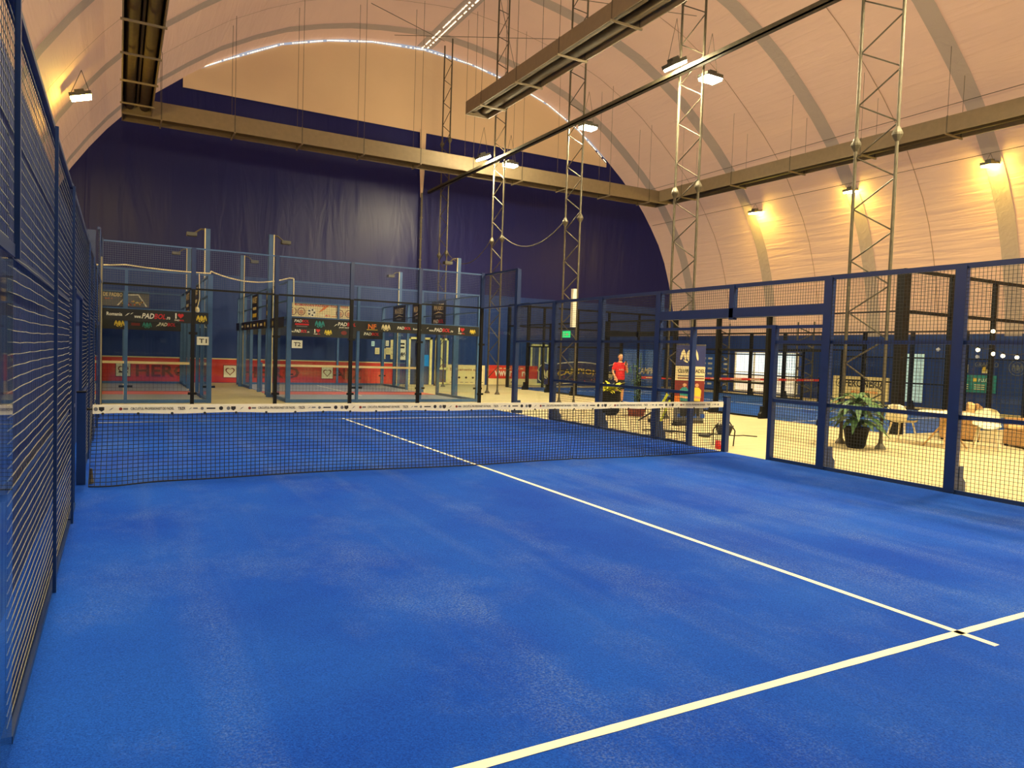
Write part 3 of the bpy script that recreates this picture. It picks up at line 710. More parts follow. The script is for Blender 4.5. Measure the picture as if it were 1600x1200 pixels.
notes = [(10.8, 10.95, 1.79, 2.02, 'curtain_white'), (10.98, 11.2, 1.42, 1.72, 'print_cream'), (11.3, 11.5, 1.2, 1.7, 'print_cream'), (11.3, 11.46, 1.75, 2.1, 'print_grey'), (11.5, 11.65, 1.82, 2.08, 'print_white'), (11.52, 11.75, 1.42, 1.74, 'print_cream'), (11.74, 11.98, 1.2, 2.12, 'print_cream'), (12.12, 12.52, 1.18, 2.14, 'print_white')]
lab = ['bluish sheet, leftmost notice on the back wall by the doorway', 'cream sheet, second notice from the left by the doorway', 'narrow cream sheet, lower one in the middle of the notices', 'grey sheet above the middle of the notices', 'white sheet high among the notices', 'cream sheet below the high white notice', 'tall cream notice next to the big one by the doorway', 'big white notice with black shapes beside the doorway']
for (a, b_, c_, e, m), l in zip(notes, lab):
    b, f = banner(l, a, b_, 23.3, c_, e, m, 'notice', 'wall_notice', 'paper notices by the doorway')
    if b_-a > .3:
        for z in (.72, .55): f.rect(.08, z, .24, .09, 'print_black')
        f.crest(.2, .27, .16, 'print_black')
    else:
        for i in range(3): f.rect(.03, (e-c_)*(.25+.2*i), (b_-a)*.6, .015, 'print_grey')

# ------------------------------------------------------------------ lattice masts, beam and gable pole
def mast(y, label, top, base=0, joints=(6.2, 11.4)):
    x = 13.7; r = thing('lattice_mast', label, 'lattice mast', (x, y, 0), 'lattice masts down the middle of the hall')
    ya, yb = y+.45, y-.45
    for yy in (ya, yb):
        m = MB(); m.tube((x, yy, .0), (x, yy, top), .033, n=10); l = part('leg', m, 'steel', r)
        m = MB(); m.lathe((x, yy, 0), [(.11, 0), (.11, .02), (.045, .12), (.04, .2)], 10); part('base_plate', m, 'steel', l)
        for z in joints:
            if z < top-.5: m = MB(); m.lathe((x, yy, z-.14), [(.04, 0), (.1, .12), (.1, .16), (.04, .28)], 12); part('joint_flange', m, 'steel', l)
    k = 0; z = .62
    while z+.55 < top:
        m = MB(); m.tube((x, ya, z+1.08-.0), (x, yb, z+.53), .016, n=6) ; part('brace', m, 'steel', r)
        m = MB(); m.tube((x, yb, z+.5), (x, ya, z), .016, n=6); part('brace', m, 'steel', r)
        z += 1.06
    return r
names = ['near galvanised lattice mast beside the lounge, standing over the potted plant', 'galvanised lattice mast behind the doorway in the right fence', 'galvanised lattice mast carrying the green exit sign', 'galvanised lattice mast just right of the far right court corner', 'farthest galvanised lattice mast against the navy back wall']
for k, l in enumerate(names): mast(-.1+5.5*k, l, roofz(13.7)-.12)
bm = MB(); bm.box(13.32, 13.46, -18, YB-.3, 9.2, 9.24)
bm.box(13.32, 13.34, -18, YB-.3, 9.2, 9.34); bm.box(13.44, 13.46, -18, YB-.3, 9.2, 9.34)
r = thing('cable_tray', 'long galvanised cable tray running high along the row of lattice masts', 'cable tray', (13.39, 3, 9.2)); part('tray', bm, 'steel', r)
rg = MB()
for i in range(180): rg.box(13.33, 13.45, -17.9+i*.22, -17.83+i*.22, 9.33, 9.345)
part('slats', rg, 'steel_dark', r)
gp = thing('gable_pole', 'pale pole with tapered fabric sleeve in the middle of the navy back wall', 'pole', (13.06, 23.15, 0))
m = MB(); m.tube((13.06, 23.15, 0), (13.06, 23.15, 9.2), .05); part('pole', m, 'steel', gp)
m = MB(); m.loft([((13.06, 23.2, 9.0), .05, .05), ((13.06, 23.2, 10.2), .12, .06), ((13.06, 23.2, 12.2), .16, .08)], 10); part('sleeve', m, 'gable_fabric', gp)
for z in (5, 6, 7, 8): m = MB(); m.tube((13.06, 23.15, z), (13.06, 23.15, z+.05), .075); part('strap', m, 'steel_dark', gp)
single('slung_cable', MB().path(sag((13.7, 21.55, 6.35), (13.7, 16.9, 6.3), .8), .016), 'steel', 'grey cable drooping between the farthest and the fourth lattice mast', 'cable', (13.7, 19, 6.3), 'cables slung between masts')
single('slung_cable', MB().path(sag((13.7, 15.9, 6.3), (13.7, 11.3, 6.3), .65), .016), 'steel', 'grey cable drooping between the fourth and the third lattice mast', 'cable', (13.7, 14, 6.3), 'cables slung between masts')
# antenna, exit sign on the third mast
m = MB(); m.box(13.5, 13.64, 10.4, 10.52, 2.6, 3.86); single('wall_antenna', m, 'print_white', 'tall narrow white box fixed to the third lattice mast', 'antenna', (13.6, 10.46, 2.6))
ex = thing('exit_sign', 'small green emergency exit sign on the third lattice mast', 'exit sign', (13.6, 10.9, 2.25)); m = MB(); m.box(13.6, 13.63, 10.68, 11.12, 2.26, 2.48); part('sign_face', m, 'sign_green', ex)
f = Flat(ex, (13.6, 11.12, 2.26), RT); f.poly([(.2, .1), (.28, .17), (.28, .13), (.38, .13), (.38, .08), (.28, .08), (.28, .04)], 'print_white', name='arrow'); f.disc(.1, .16, .025, 'print_white', 1, 8, name='pictogram'); f.poly([(.06, .03), (.1, .13), (.14, .13), (.13, .03)], 'print_white', name='pictogram')

# ------------------------------------------------------------------ heater ducts
def duct(label, p, q, w, z0, z1, nb, wires=True):
    p = Vector((p[0], p[1], 0)); q = Vector((q[0], q[1], 0)); d = (q-p).normalized(); s = Vector((-d.y, d.x, 0)); L = (q-p).length
    r = thing('heater_duct', label, 'heater', ((p.x+q.x)/2, (p.y+q.y)/2, z0), 'suspended heater ducts')
    def slab(a0, a1, b0, b1, za, zb):
        mb = MB(); vs = []
        for z in (za, zb):
            for a, b in ((a0, b0), (a1, b0), (a1, b1), (a0, b1)): vs.append(p+d*a+s*b+Vector((0, 0, z)))
        return mb.add(vs, [(0,3,2,1),(4,5,6,7),(0,1,5,4),(1,2,6,5),(2,3,7,6),(3,0,4,7)])
    for b in (-w/2, w/2): part('side_panel', slab(0, L, b-.015, b+.015, z0, z1), 'duct_side', r)
    part('top_panel', slab(0, L, -w/2, w/2, z1-.02, z1), 'duct_inner', r)
    for a in (0, L): part('end_panel', slab(a-.015, a+.015, -w/2, w/2, z0, z1), 'duct_side', r)
    part('divider', slab(0, L, -.03, .03, z0+.25, z1-.02), 'duct_inner', r)
    for b in (-w*.25, w*.25):
        mb = MB(); mb.smooth = True; mb.tube(p+d*.1+s*b+Z*(z0+.24), q-d*.1+s*b+Z*(z0+.24), .15, n=12); part('heating_tube', mb, 'duct_tube', r)
    for i in range(nb):
        a = L*(i+.5)/nb
        br = part('brace', slab(a-.025, a+.025, -w/2-.06, w/2+.06, z0-.05, z0), 'duct_side', r)
        if wires:
            mb = MB()
            for b in (-w/2, w/2):
                c = p+d*a+s*b; mb.tube(c+Z*z0, c+Z*(roofz(c.x)-.03), .008, n=4); mb.box(c.x-.02, c.x+.02, c.y-.02, c.y+.02, z0-.03, z1+.02)
            part('suspension_wire', mb, 'steel_dark', r)
    return r
duct('brown heater duct running overhead along the left side of the hall', (.86, -9), (.86, 18.6), .9, 9.4, 9.95, 12)
duct('brown heater duct crossing in front of the navy back wall', (.42, 19.1), (24.4, 19.1), .9, 9.35, 9.95, 10)
duct('brown heater duct running overhead along the right side of the hall', (25.2, -9), (24.25, 18.6), .9, 9.4, 9.95, 9)
duct('brown heater duct ending in mid-air over the middle of the hall', (11.68, -8), (11.68, 14.35), .9, 10.17, 10.62, 9)
# roof cables
for i, (x, dz) in enumerate(((25.6, .35), (27.0, .35))):
    m = MB(); m.path([(x, YB-.5, roofz(x)-dz), (x, -18, roofz(x)-dz)], .012, 5); single('roof_cable', m, 'steel_dark', 'thin steel cable strung under the right roof slope, %s' % ('upper one', 'lower one')[i], 'cable', (x, 3, roofz(x)-dz), 'cables under the right roof slope')
diag = [((13.4, 21.7, 15.9), (8.2, 16.1, 14.0)), ((13.4, 16.1, 15.9), (18.5, 10.6, 14.0)), ((11.0, 21.7, 15.6), (17, 16.1, 14.8)), ((17.2, 21.6, 15.0), (9.8, 10.6, 15.1)), ((14.2, 11, 14), (20.5, 5, 14.2))]
for i, (a, b_) in enumerate(diag):
    a = Vector(a); b_ = Vector(b_); a.z = min(a.z, roofz(a.x)-.1); b_.z = min(b_.z, roofz(b_.x)-.1)
    single('bracing_wire', MB().path([a, b_], .012, 5), 'steel_dark', 'thin dark bracing wires crossing under the roof ridge', 'wire', a, 'bracing wires under the ridge')

# ------------------------------------------------------------------ floodlights
def flood(x, y, z, label, face='lamp_face', hang=1.2, tilt=0, w=.5):
    r = thing('floodlight', label, 'floodlight', (x, y, z), 'hanging floodlights')
    mx = Matrix.Translation((x, y, z)) @ Matrix.Rotation(tilt, 4, 'Y')
    m = MB(); m.box(-w/2-.03, w/2+.03, -.19, .19, .012, .11); m.box(-.12, .12, -.1, .1, .11, .2); m.xf(mx); h = part('housing', m, 'lamp_housing', r)
    m = MB(); m.box(-w/2, w/2, -.17, .17, -.05, .01); m.xf(mx); part('lens', m, face, h, 'glowing yellow lens')
    m = MB(); m.tube(mx @ Vector((-w/2, 0, .1)), Vector((x, y, z+hang)), .008, n=4); m.tube(mx @ Vector((w/2, 0, .1)), Vector((x, y, z+hang)), .008, n=4); part('hanger', m, 'steel_dark', r)
flood(13.0, 5.25, 9.28, 'glowing floodlight left of the second lattice mast, the brightest in view', tilt=-.5); flood(14.25, 5.26, 9.2, 'glowing floodlight right of the second lattice mast')
flood(14.25, 11.0, 9.38, 'glowing floodlight right of the third lattice mast'); flood(13.0, 16.45, 9.37, 'glowing floodlight left of the fourth lattice mast', tilt=-.4); flood(14.2, 16.4, 9.26, 'glowing floodlight right of the fourth lattice mast')
for y in (-3.2, -8.4, -14): flood(13.0, y, 9.3, 'floodlight high over the near end of the hall'); flood(14.2, y, 9.3, 'floodlight high over the near end of the hall')  # unseen lamps carrying on the mast row, added to light the near end
flood(27.15, 15.5, 8.8, 'floodlight hung from the right roof slope, farthest of three', 'lamp_face_side', .42, -.15); flood(27.2, 10.4, 8.9, 'floodlight hung from the right roof slope behind the near lattice mast', 'lamp_face_side', .42, -.15)
flood(27.15, 4.9, 8.82, 'floodlight hung from the right roof slope, nearest of three', 'lamp_face_side', .42, -.15)
flood(-.6, 14.45, 8.46, 'floodlight hung from the left roof slope near the left duct', 'lamp_face_side', .75, -.3)
for y in (3.3, -2.3, -7.9): flood(.1, y, 8.6, 'added unseen floodlight high on the left, lighting the near court', 'lamp_face_added', .9, -.35)  # unseen left row, added and angled inward to brighten the near court
for y in (-.7, -6.3): flood(26.7, y, 8.6, 'added unseen floodlight on the right roof slope toward the near end', 'lamp_face_side', .42, -.15)  # unseen lamps repeating the right row, added for light at the near end

# ------------------------------------------------------------------ right court
RX, RY = 17.05, 1.3
t = thing('court_turf', 'blue turf of the court behind the lounge on the right', 'court turf', (22, 11, 0)); m = MB(); m.box(RX-.02, 27.0, RY+.02, 21.25, .002, .012); part('turf_sheet', m, 'turf_blue_far', t)
for y in (4.35, 18.25): m = MB(); m.box(RX, 27.05, y-.025, y+.025, .012, .015); part('service_line', m, 'white_line', t)
m = MB(); m.box(22.02, 22.08, 4.2, 18.4, .012, .015); part('centre_line', m, 'white_line', t)
rc = thing('court_fence', 'black mesh side fence of the court behind the lounge, facing the walkway', 'court fence', (RX, 11.3, 0)); side_fence(rc, RX, -1, 'black_paint', 'wire_black', .08, .004, RY)
rc2 = thing('court_fence', 'black mesh side fence on the far long side of the right-hand court', 'court fence', (27.05, 11.3, 0)); side_fence(rc2, 27.05, 1, 'black_paint', 'wire_black', .1, .004, RY)
for yy, l in ((RY, 'black-framed glass end wall of the right-hand court, behind the white chairs'), (21.3, 'black-framed glass end wall of the right-hand court, near the navy back wall')):
    e = thing('court_end_wall', l, 'glass wall', (22, yy, 0))
    for i in range(6): part('post', post_mb(RX+2*i, yy, 0, 4, .26 if (i == 0 and yy == RY) else .1, .2 if i == 0 else .1), 'black_paint', e)
    for i in range(5):
        a = RX+2*i; part('glass_pane', pane('x', yy, a+.06, a+1.94, .04, 2.97), 'glass', e); part('mesh_panel', grid(MB(), 'x', yy, a, a+2, 3, 4, .08, .004), 'wire_black', e)
    for z in (3, 4): part('rail', rail('x', yy, RX, 27.05, z, .07, .08), 'black_paint', e)
n = thing('court_net', 'net with red top tape across the right-hand court', 'net', (22, 11.3, .012)); make_net(n, RX+.15, 26.95, 11.3, .98, .09, .1, .1, .004, 0, 'net_black', 'banner_red')
for x in (RX+.1, 27.0): part('net_post', post_mb(x, 11.3, .012, 1.05, .08, .08), 'black_paint', n)
f = Flat(n, (RX+.15, 11.27, .89), FR)
for i in range(9): f.rect(.2+i*1.07, .03, .6, .035, 'print_cream')
for y, l in ((18.75, 'short pale lattice column left of the bright window'), (13.5, 'short pale lattice column right of the bright window')):
    r = thing('lattice_column', l, 'lattice column', (28.7, y, 0), 'lattice columns along the right wall')
    for yy in (y-.45, y+.45): part('leg', MB().tube((28.7, yy, 0), (28.7, yy, 3.6), .04), 'steel', r)
    for q in range(5): part('brace', MB().tube((28.7, y+.45, .1+q*.65), (28.7, y-.45, .42+q*.65), .028), 'steel', r); part('brace', MB().tube((28.7, y-.45, .42+q*.65), (28.7, y+.45, .75+q*.65), .028), 'steel', r)
# right wall: window, posters, curtain, chalk drawings
w = struct('window_1', MB(), 'day_gap', (29.3, 16.3, 0)); org = Vector((29.3, 16.3, 0))
mat('outside', (225, 236, 240), emit=(222, 236, 242), estr=1.25, var=.2, scale=.9); mat('outside_low', (230, 215, 190), emit=(238, 222, 196), estr=1.0, var=.15, scale=1.4)
m = MB(); m.box(29.24, 29.27, 14.3, 18.3, 1.0, 2.1); _link('pane', m, 'outside', org, w); m = MB(); m.box(29.24, 29.27, 14.3, 18.3, .15, 1.0); _link('pane', m, 'outside_low', org, w)
m = MB()
for y in (14.3, 15.6, 17, 18.3): m.box(29.18, 29.24, y-.04, y+.04, .1, 2.15)
for z in (.1, .62, 1.1, 2.12): m.box(29.18, 29.24, 14.3, 18.3, z-.025, z+.025)
_link('window_frame', m, 'print_white', org, w)
def wallb(label, ya, yb, z0, z1, m, name='banner', cat='banner', group=None): return sideb(label, 29.3, ya, yb, z0, z1, m, group, name, cat)
for i, (ya, yb, l) in enumerate(((21.0, 19.9, 'left'), (19.8, 18.75, 'right'))):
    b, f = wallb('tall blue poster with white lines of writing left of the bright window, %s one' % l, ya, yb, .1, 2.0, 'print_blue', 'wall_poster', 'poster')
    for a in range(2):
        for q in range(6): f.rect(.1+a*.5, .2+q*.28, .34, .1, 'print_white', 1.2)
b, f = wallb('cream banner with heavy black letters behind the near lattice mast', 12.35, 9.6, .12, 1.15, 'print_cream'); f.text('FERONERIA', .62, .55, 1.95, .34, 'print_black'); f.ring(.35, .72, .2, .03, 'print_black'); f.text('A', .27, .62, .16, .2, 'print_black'); f.text('#ECOMUNITATEA', .95, .28, 1.3, .12, 'print_orange')
b, f = wallb('small orange poster just left of the black court corner post', 9.5, 9.0, .5, 1.3, 'print_orange', 'wall_poster', 'poster'); f.rect(.1, .2, .3, .3, 'print_yellow', 1.2)
m = MB(); n_ = 14; vs = []
for i in range(n_+1):
    y = 8.95-.85*i/n_; x = 29.25-.05*(i % 2); vs += [Vector((x, y, .2)), Vector((x, y, 2.2))]
m.add(vs, [(2*i, 2*i+2, 2*i+3, 2*i+1) for i in range(n_)]); single('strip_curtain', m, 'curtain_white', 'pale blue plastic strip curtain hanging in a doorway right of the black corner post', 'curtain', (29.2, 8.5, .2))
for i, (ya, yb) in enumerate(((6.9, 6.3), (6.28, 5.35))):
    b, f = wallb('teal panel on the right wall, %s' % ('without white word, left one', 'with a white word, right one')[i], ya, yb, .75, 1.42, 'print_teal', 'wall_panel', 'poster')
    if i: f.text('FLUX', .3, .42, .42, .14, 'print_white', 1.3)
    f.rect(.1, .42, .14, .14, 'print_yellow', 1.3)
    for q in range(3): f.rect(.15, .12+q*.08, .4, .03, 'print_cream', 1.3)
b, f = wallb('chalk lettering on the navy right wall above the teal panels', 6.2, 5.2, 1.65, 2.05, 'skirt_navy', 'chalk_drawing', 'wall drawing'); f.text('GRAFICO', .05, .08, .85, .2, 'print_grey', 1.3)
b, f = wallb('round chalk drawing on the navy right wall right of the chalk lettering', 5.0, 4.3, 1.4, 2.1, 'skirt_navy', 'chalk_drawing', 'wall drawing'); f.ring(.35, .35, .3, .025, 'print_grey', 1.3); f.ring(.35, .35, .2, .02, 'print_grey', 1.3); f.crest(.35, .35, .18, 'print_grey', 1.3)
for i, (y, m_) in enumerate(((6.62, 'print_cream'), (5.9, 'print_cream'), (4.1, 'print_orange'))):
    b, f = wallb('small paper sheet on the navy right wall, %s' % ('left one with a red patch', 'middle one with a yellow patch', 'right one, orange')[i], y, y-.22, 1.5, 1.82, m_, 'wall_notice', 'notice', 'small sheets on the right wall'); f.rect(.05, .06, .1, .18, ('print_red', 'print_yellow', 'print_cream')[i], 1.3)

# ------------------------------------------------------------------ lounge
def chair(x, y, rz, label):
    r = thing('shell_chair', label, 'chair', (x, y, 0), 'white shell chairs in the lounge'); T = Matrix.Translation((x, y, 0)) @ Matrix.Rotation(rz, 4, 'Z')
    m = MB(); m.smooth = True; n = 14
    # one shell: seat, curved up into a rounded back
    rows = [(-.25, .43, .2), (-.2, .45, .23), (0, .44, .24), (.17, .45, .245), (.24, .5, .25), (.27, .6, .25), (.29, .72, .23), (.305, .8, .17), (.31, .83, .08)]
    vs = []
    for off in (0, .018):
        for yy, z, hw in rows:
            for i in range(n+1):
                u = -1+2*i/n; e = abs(u)**2.5
                vs.append(Vector((u*hw, yy-(.06*e if z > .5 else 0), z+(.05*e if z < .5 else 0)-off)))
    R_ = len(rows); q = (n+1)
    fs = []
    for k in (0, 1): fs += [tuple(k*R_*q+a for a in (j*q+i, j*q+i+1, (j+1)*q+i+1, (j+1)*q+i)) for j in range(R_-1) for i in range(n)]
    m.add(vs, fs); m.xf(T); part('seat_shell', m, 'plastic_white', r)
    for sx in (-1, 1):
        for sy in (-1, 1):
            m = MB(); m.tube(T @ Vector((sx*.15, sy*.15, .42)), T @ Vector((sx*.22, sy*.23, 0)), .022, .013); part('leg', m, 'plastic_white', r)
    return r
chair(15.55, .2, PI/2, 'white moulded shell chair, left one beside the white table'); chair(16.35, -1.15, -1.0, 'white moulded shell chair, right one in front of the wicker armchair')
tb = thing('lounge_table', 'white round table on crossed wooden legs between the two white chairs', 'table', (15.55, -.75, 0))
m = MB(); m.lathe((15.55, -.75, .7), [(.5, 0), (.52, .015), (.52, .03), (.5, .045)], 32); part('table_top', m, 'plastic_white', tb)
for a in range(4):
    t_ = a*PI/2+.5; m = MB(); m.tube((15.55-.1*math.cos(t_), -.75-.1*math.sin(t_), .7), (15.55+.4*math.cos(t_), -.75+.4*math.sin(t_), 0), .025, .018); part('leg', m, 'wood', tb)
def armchair(x, y, rz, label, w=.85):
    r = thing('wicker_armchair', label, 'armchair', (x, y, 0), 'wicker seats in the lounge'); T = Matrix.Translation((x, y, 0)) @ Matrix.Rotation(rz, 4, 'Z'); h = w/2
    def P(nm, m_, *b_):
        m = MB()
        for q in b_: m.box(*q)
        m.xf(T); o = part(nm, m, m_, r); bv = o.modifiers.new('round', 'BEVEL'); bv.width = .03; bv.segments = 2
    P('seat_base', 'wicker', (-h, h, -.38, .4, .04, .36)); P('backrest', 'wicker', (-h, h, .3, .42, .36, .82))
    P('armrest', 'wicker', (-h, -h+.12, -.38, .3, .36, .62)); P('armrest', 'wicker', (h-.12, h, -.38, .3, .36, .62))
    P('seat_cushion', 'cushion', (-h+.13, h-.13, -.37, .28, .37, .48)); P('back_cushion', 'cushion', (-h+.13, h-.13, .16, .29, .49, .85))
    for sx in (-1, 1):
        for sy in (-.33, .35): m = MB(); m.box(sx*(h-.06)-.03, sx*(h-.06)+.03, sy-.03, sy+.03, 0, .04); m.xf(T); part('foot', m, 'black_paint', r)
armchair(17.55, -1.45, -2.2, 'brown wicker armchair at the right edge, beside the white chair'); armchair(17.9, .3, -2.6, 'brown wicker sofa behind the white table, in front of the glass end wall', 1.5)
# string lights
r = thing('string_lights', 'string of small round bulbs hanging above the lounge chairs', 'string lights', (20, .8, 2.2))
pts = sag((18.6, .8, 2.45), (20.1, .8, 2.2), .12, 6)+sag((20.1, .8, 2.2), (22.4, .8, 2.3), .18, 10); part('cable', MB().path(pts, .008, 4), 'black_paint', r)
for x, z in ((19.46, 2.14), (20.17, 2.06), (20.63, 2.02), (21.32, 2.0), (20.1, 2.64), (18.9, 2.3)):
    b = part('bulb', MB().ball((x, .8, z), .05), 'bulb_glow', r); part('socket', MB().tube((x, .8, z+.05), (x, .8, z+.1), .025), 'black_paint', b)
# potted plants
def leafblade(mb, base, dirv, L, w, droop):
    d = Vector((dirv[0], dirv[1], 0)).normalized(); s = Vector((-d.y, d.x, 0)); n = 5; vs = []
    for i in range(n+1):
        u = i/n; c = Vector(base)+d*L*u+Z*(dirv[2]*L*u-droop*L*u*u); hw = w*math.sin(PI*min(1, .12+.88*u)*.98); vs += [c-s*hw, c+s*hw]
    mb.add(vs, [(2*i, 2*i+2, 2*i+3, 2*i+1) for i in range(n)])
pl = thing('potted_plant', 'broad-leaved green plant in a black pot at the foot of the near lattice mast', 'potted plant', (13.35, -.25, 0))
m = MB(); m.lathe((13.35, -.25, 0), [(.15, 0), (.18, .05), (.24, .38), (.26, .42), (.23, .42), (.22, .38)], 20); part('pot', m, 'pot_black', pl)
m = MB(); m.lathe((13.35, -.25, .34), [(.23, 0), (.23, .03)], 16); part('soil', m, 'soil', pl)
m = MB(); m.tube((13.35, -.25, .36), (13.36, -.27, 1.05), .018, .01); part('stem', m, 'leaf_dark', pl)
m = MB()
for i in range(46):
    a = i*2.4; h = .4+.6*(i/46); leafblade(m, (13.35, -.25, h), (math.cos(a), math.sin(a), .55+.4*random.random()), .5+.3*random.random(), .06+.03*random.random(), .9)
part('foliage', m, 'leaf_dark', pl)
pl = thing('potted_plant', 'yellow-green bushy plant in a tall black pot in front of the man', 'potted plant', (12.75, 7.2, 0))
m = MB(); m.lathe((12.75, 7.2, 0), [(.22, 0), (.3, .1), (.32, .62), (.34, .68), (.28, .68)], 18); part('pot', m, 'pot_black', pl)
m = MB()
for i in range(70):
    a = random.random()*2*PI; q = random.random(); leafblade(m, (12.75-.1+.2*q, 7.2, .62+.05*q), (math.cos(a), math.sin(a), .6+.7*random.random()), .25+.25*random.random(), .05, .6)
part('foliage', m, 'leaf_yellow', pl)
pl = thing('potted_plant', 'slim dark climbing plant in a terracotta planter right of the man', 'potted plant', (13.35, 6.7, 0))
m = MB(); m.loft([((13.35, 6.7, 0), .24, .2), ((13.35, 6.7, .3), .3, .25), ((13.35, 6.7, .34), .31, .26)], 16); part('planter', m, 'pot_terracotta', pl)
m = MB()
for i in range(3): m.tube((13.3+.05*i, 6.7, .3), (13.2+.13*i, 6.72, 1.5+.15*i), .016, .008)
part('stem', m, 'leaf_dark', pl)
m = MB()
for i in range(80):
    a = random.random()*2*PI; h = .4+1.2*random.random(); leafblade(m, (13.33+.05*math.cos(a), 6.7+.05*math.sin(a), h), (math.cos(a), math.sin(a), .3+.4*random.random()), .12+.16*random.random(), .03, .5)
part('foliage', m, 'leaf_dark', pl)
# roll-up poster stand
ru = thing('rollup_banner', 'tall roll-up banner with navy top, cream text band and two players, behind the doorway', 'roll-up banner', (13.35, 4.75, 0))
RUX = (Vector((.9, -.43, 0)).normalized(), Vector((-.43, -.9, 0)).normalized())
p0 = Vector((13.1, 4.85, .06)); W_ = .78
m = MB(); q = p0+RUX[0]*W_; m.quad(p0, q, q+Z*1.98, p0+Z*1.98); part('sheet', m, 'print_grey', ru)
m = MB(); m.bar(p0-Z*.02, q-Z*.02, .12, .08); part('base', m, 'steel', ru); m = MB(); m.bar(p0+Z*1.98, q+Z*1.98, .03, .03); part('top_bar', m, 'steel', ru)
f = Flat(ru, p0, RUX)
f.rect(0, 1.42, W_, .56, 'print_navy'); f.crest(W_*.45, 1.7, .24, 'print_cream', 2); f.rect(0, 1.05, W_, .37, 'print_cream'); f.text('CLUBUL PADEL', .06, 1.25, .72, .1, 'print_black', 2); f.rect(.06, 1.15, .7, .035, 'print_grey', 2); f.rect(.06, 1.09, .7, .03, 'print_maroon', 2)
f.rect(0, .5, W_, .55, 'print_maroon'); f.rect(0, 0, W_, .5, 'print_grey'); f.rect(0, .48, .5, .16, 'print_orange', 1.5)
for u, m_ in ((.25, 'print_teal'), (.58, 'print_yellow')):
    f.disc(u, .93, .05, 'skin', 3, name='printed_head'); f.poly([(u-.12, .8), (u-.05, .87), (u+.05, .87), (u+.12, .8), (u+.1, .52), (u-.1, .52)], m_, 2.5, 'printed_shirt'); f.poly([(u-.1, .52), (u+.1, .52), (u+.09, .12), (u+.01, .12), (u, .4), (u-.01, .12), (u-.09, .12)], 'print_black', 2.5, 'printed_legs')
    f.poly([(u-.12, .6), (u+.1, .58), (u+.12, .63), (u-.1, .66)], 'skin', 3, 'printed_arms')
for u in (.1, .3, .5, .7): f.rect(u, .08, .12, .1, 'print_blue', 2)
# kit on the walkway floor
sd = thing('folding_stand', 'lime green folding stand leaning on the floor left of the roll-up banner', 'folding stand', (12.5, 4.9, 0))
m = MB(); m.bar((12.42, 4.95, .0), (12.78, 4.75, .75), .07, .05); m.bar((12.6, 4.8, .0), (12.82, 4.7, .6), .06, .04); part('frame', m, 'lime', sd); m = MB(); m.bar((12.1, 5.05, .05), (12.66, 4.78, .45), .035); part('strut', m, 'black_paint', sd)
m = MB(); m.tube((12.42, 4.9, .05), (12.42, 5.0, .05), .06, n=12); part('wheel', m, 'black_paint', sd)
def racket(x, y, rz, label, m_):
    r = thing('padel_racket', label, 'racket', (x, y, 0), 'rackets lying on the walkway'); T = Matrix.Translation((x, y, .005)) @ Matrix.Rotation(rz, 4, 'Z')
    m = MB(); m.lathe((0, 0, 0), [(.12, 0), (.13, .01), (.13, .03), (.12, .04)], 18, 1, 1.15); m.xf(T); part('head', m, m_, r)
    m = MB(); m.bar((0, -.13, .018), (0, -.34, .018), .03); m.xf(T); part('handle', m, 'black_paint', r)
racket(11.35, 3.0, .6, 'dark padel racket lying on the walkway floor, farther one', 'bag_black'); racket(11.55, 2.1, 1.9, 'dark padel racket lying on the walkway floor, nearer one', 'bag_black')
single('floor_cable', MB().path([(10.9+.14*i, 3.4-.13*i+.12*math.sin(i*1.7), .012) for i in range(14)], .012, 5), 'black_paint', 'black cable snaking over the walkway floor behind the fence', 'cable', (11.5, 2.6, 0))
single('floor_tray', MB().box(12.55, 12.95, 4.1, 4.3, 0, .05).box(12.57, 12.72, 4.12, 4.28, .05, .1), 'bag_black', 'flat black case on the floor in front of the roll-up banner', 'case', (12.7, 4.2, 0))
bk = thing('ball_basket', 'black basket on a bent tube frame just left of the right net post', 'basket', (10.75, .75, 0))
m = MB(); m.loft([((10.75, .75, .22), .12, .12), ((10.75, .75, .36), .17, .17), ((10.75, .75, .4), .18, .18)], 14); part('basket', m, 'bag_black', bk)
m = MB()
for sx in (-1, 1): m.path([(10.75+sx*.14, .63, 0), (10.75+sx*.16, .62, .3), (10.75+sx*.12, .75, .48), (10.75+sx*.16, .88, .3), (10.75+sx*.14, .88, 0)], .012)
part('frame', m, 'black_paint', bk)
bo = thing('water_bottle', 'clear bottle with red lower half at the fence foot by the right net post', 'bottle', (10.3, .42, 0))
m = MB(); m.smooth = True; m.lathe((10.3, .42, .15), [(.062, 0), (.062, .16), (.05, .22), (.022, .29), (.022, .33)], 14); part('clear_upper', m, 'glass', bo)
m = MB(); m.smooth = True; m.lathe((10.3, .42, 0), [(.06, 0), (.065, .02), (.065, .15)], 14); part('filled_base', m, 'drink_red', bo); m = MB(); m.tube((10.3, .42, .48), (10.3, .42, .51), .026, n=12); part('cap', m, 'print_white', bo)
# balls on the far turf
for i, (x, y, l) in enumerate(((17.6, 3.9, 'dark ball on the right-hand turf left of the near mast'), (17.3, 1.9, 'dark ball on the right-hand turf beside the near mast'))): single('court_ball', MB().ball((x, y, .05), .04), 'black_paint', l, 'ball', (x, y, .012))

